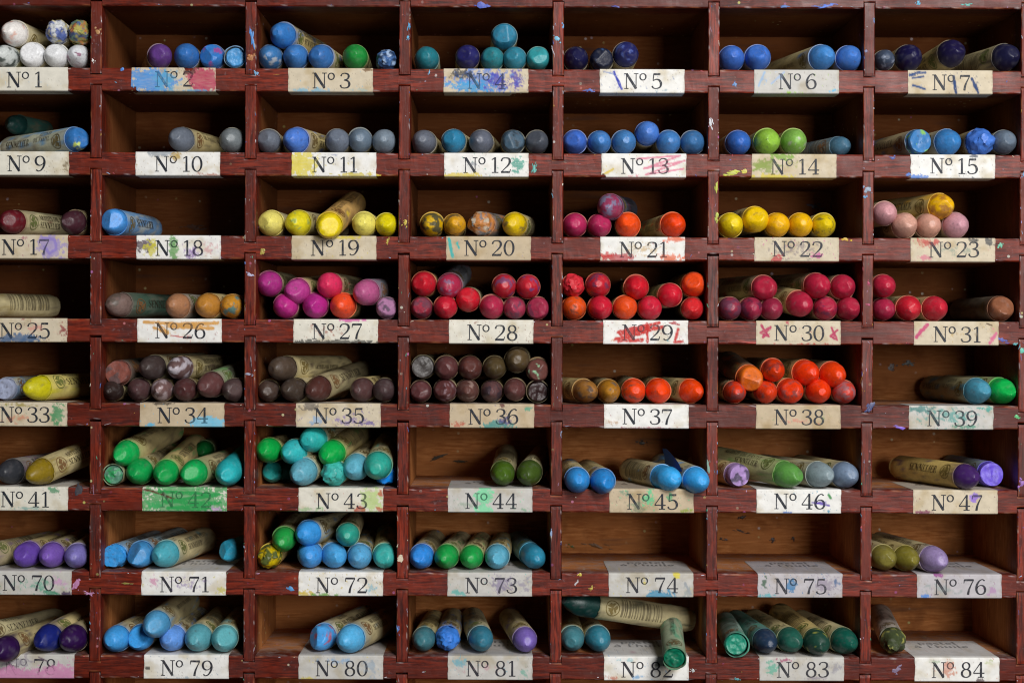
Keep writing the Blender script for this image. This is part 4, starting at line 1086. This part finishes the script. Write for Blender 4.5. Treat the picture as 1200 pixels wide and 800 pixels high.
            ring.append(m.vert(v, c))
        if prev:
            for k in range(seg):
                j = (k + 1) % seg
                m.face((prev[k], prev[j], ring[j], ring[k]), 0, True)
        else:
            m.face(ring, 0, True)
        prev = ring
    m.face(prev[::-1], 0)
    ob = m.build('stick', [WAX], root)
    try: ob.data.set_sharp_from_angle(angle=math.radians(38))
    except Exception: pass
    if 'W' in fl: return
    # ---- the paper wrapper
    m = Mesh(); seg = 36
    wc = lin(o.get('w', WRAP[idx % len(WRAP)])); sm = o.get('s')
    smc = lin(sm[0]) if sm else base; sma = sm[1] if sm else rnd.choice([0, .06, .12, .2])
    y0 = tip + e; 
    if 'h' in fl: y0 = tip + Ld * .5
    if 'f' in fl and 'h' not in fl: y0 = tip + Ld * .72 + e
    y1 = back; K = 16; rows = []
    offx, offz = rnd.uniform(-.0002, .0002), rnd.uniform(-.0001, .00028)
    torn_a = rnd.uniform(0, 6.28)
    for i in range(K + 1):
        t = i / K; row_ = []
        if i < 3: t = (0, .01, .03)[i]
        for k in range(seg):
            a = 2 * math.pi * k / seg
            ed = (.0005 * nz(math.cos(a) * 2 + sd, math.sin(a) * 2, 3) + .00012 * nz(math.cos(a) * 7 + sd, math.sin(a) * 7)) * max(0, 1 - t * 8)
            if 'k' in fl or 'h' in fl: ed *= 3.2
            if max(0, math.cos(a - torn_a)) > .9 and rnd.random() < .25 and i == 0: ed -= .0005
            y = y0 + (y1 - y0) * t + ed
            rr = Rw + (.00022 * max(0, math.cos(a - torn_a)) * max(0, 1 - t * 5)) + .00012 * nz(math.cos(a) * 1.3 + sd, math.sin(a) * 1.3, t * 5)
            if t > .965: rr *= (1 - (t - .965) / .035 * .18)
            c = mixc(wc, tuple(x * .72 for x in wc), sstep(-.3, .6, fbm(math.cos(a) * 1.1 + sd, y * 90, math.sin(a) * 1.1)) * .8)
            c = mixc(c, (.16, .12, .085), .55 * sstep(.25, .6, fbm(math.cos(a) * 2.2 + sd + 40, y * 240, math.sin(a) * 2.2)))
            n_ = fbm(math.cos(a) * 1.6 + sd + 9, y * 170, math.sin(a) * 1.6, 3)
            c = mixc(c, smc, sstep(.50 - sma, .72 - sma, n_) * .7)
            c = mixc(c, base, .62 * max(0, 1 - t * 24))
            if nz(math.cos(a) * 6 + sd, y * 700, math.sin(a) * 6) > .5: c = mixc(c, (.1, .08, .06), .4)
            row_.append(m.vert((math.cos(a) * rr + offx, y, math.sin(a) * rr + offz), c))
        rows.append(row_)
    mouth = [m.vert((math.cos(2 * math.pi * k / seg) * (R * 1.004), y0 + .0005, math.sin(2 * math.pi * k / seg) * (R * 1.004)), mixc(tuple(x * .55 for x in wc), base, .65)) for k in range(seg)]
    for k in range(seg):
        j = (k + 1) % seg
        m.face((mouth[k], mouth[j], rows[0][j], rows[0][k]), 0, True)
    # torn wrapper: the upper part of the front is missing
    for i in range(K):
        for k in range(seg):
            j = (k + 1) % seg
            m.face((rows[i][k], rows[i][j], rows[i + 1][j], rows[i + 1][k]), 0, True)
    m.face(rows[-1][::-1], 0)
    # printing: a round emblem near the tip, lettering along the body, a bar code on the far side
    def cyl(s, a, lift):                                  # s metres from the wrapper's mouth, a metres of arc from the top
        th = math.pi / 2 - a / Rw
        rr = Rw + .00022 + lift
        return (math.cos(th) * rr + offx, y0 + s, math.sin(th) * rr + offz)
    pc = mixc(lin('2e2418'), wc, .06); ec = mixc(lin(rnd.choice(['6a5a2c', '5c4a2a', '54602c', '6e4a2a'])), wc, .10)
    alen = y1 - y0
    flip = (view + math.degrees(yaw)) < 0                # the side that shows tells which way round the text reads
    vl = root.matrix_world.inverted().to_3x3() @ (Vector((0, -DIST, 0)) - pos)
    side = Rw * (math.atan2(vl.x, vl.z) * .85 if math.hypot(vl.x, vl.z) > .05 else 0) + rnd.uniform(-.0012, .0012)
    side = max(-.011, min(.011, side))
    def pr_text(txt, s0, a0, h, up_sign):
        st, wd = text_strokes(txt, h, .10)
        for i, s in enumerate(st):
            def pl(x, y, l, s0=s0, a0=a0):
                return cyl(s0 + x, a0 - y, l) if up_sign > 0 else cyl(s0 + wd - x, a0 + y, l)
            ribbon(m, [(x, y, q * 1.12) for x, y, q in s], pl, lambda x, y: pc if nz(x * 900 + sd, y * 900) < .4 else mixc(pc, wc, .5), 1, i * 2e-6)
    if alen > .03:
        bar = idx % 4 == 1 or o['name'] == 'dark green' or o['cell'] == 25
        lay = rnd.choice([0, 0, 1, 2, 3])
        sg = -1 if flip else 1
        if 'senn' in fl or o['name'] == 'yellow green':
            pr_text('ARTISTS', .012, -.0038 * sg + side, .0022, sg); pr_text('SENNELIER', .012, .0014 * sg + side, .0032, sg)
        elif bar:
            s = alen - .028 if o['cell'] == 25 else .012
            s_end = s + .021
            while s < s_end:
                wv = rnd.choice([.0004, .0006, .001])
                pts = [(s, -.0045 + .0085 * q / 8 + side, wv) for q in range(9)]
                ribbon(m, pts, lambda x, y, l: cyl(x, y, l), lambda x, y: mixc(pc, wc, .30 + .25 * nz(x * 400, y * 400, sd)), 1, 0); s += wv + rnd.choice([.0004, .0006, .0011])
        elif lay == 1:
            pr_text('ARTISTS', .012, -.0034 * sg + side, .0020, sg); pr_text('OIL PASTEL', .012, -.0004 * sg + side, .0020, sg); pr_text('SENNELIER', .029, .0008 * sg + side, .0030, sg)
        elif lay == 2:
            pr_text('SENNELIER', .013, .0012 * sg + side, .0034, sg)
        elif lay == 3:
            pr_text('ARTISTS OIL PASTEL', .016, .0018 * sg + side, .0018, sg)
        else:
            pr_text('ARTISTS OIL PASTEL', .0125, -.0012 * sg + side, .0023, sg)
            pr_text('SENNELIER', .0125, .0024 * sg + side, .0026, sg)
            if rnd.random() < .5: pr_text(str(rnd.randint(201, 248)), .0018, -.004 * sg + side, .0022, sg)
        # emblem
        cs, ca_ = .0068, side + rnd.uniform(-.001, .001); er = .0036; cen = m.vert(cyl(cs, ca_, 1e-5), ec)
        inner, outer, o2, o3 = [], [], [], []
        for k in range(20):
            a = 2 * math.pi * k / 20; jr = er * (.70 + .18 * math.sin(a * 3 + idx) * (k % 2))
            for lst, q in ((inner, jr), (o2, er * .92), (o3, er * 1.04)): lst.append(m.vert(cyl(cs + q * math.cos(a), ca_ + q * math.sin(a), 1e-5), ec))
        for k in range(20):
            j = (k + 1) % 20
            if k % 7 != 3: m.face((cen, inner[k], inner[j]), 1)
            m.face((o2[k], o3[k], o3[j], o2[j]), 1)
    if 'torn' in fl:                                      # a flap of the paper stands away from the stick, blue inside
        fc = lin('1c4a92'); prevr = None
        for k in range(12):
            f_ = k / 11; rowf = []
            for q in range(8):
                t = q / 7
                x = R * (1.02 + .14 * math.sin(2.2 * f_) - .55 * max(0, f_ - .55) ** 1.3); z = R * (-.55 + 2.85 * f_ - .25 * max(0, f_ - .6))
                yf_ = y0 - .0125 + .024 * max(0, f_ - .12) ** 1.5 + .003 * max(0, .2 - f_) * 5
                y = yf_ + (y0 + .013 - yf_) * t
                cr, sr = math.cos(roll), math.sin(roll)
                rowf.append(m.vert((x * cr - z * sr, y, x * sr + z * cr), fc))
            if prevr:
                for q in range(7): m.face((prevr[q], prevr[q + 1], rowf[q + 1], rowf[q]), 0, True)
            prevr = rowf
    m.build('wrapper', [PAPER, INK], root)

for i, o in enumerate(P): make_pastel(o, i)
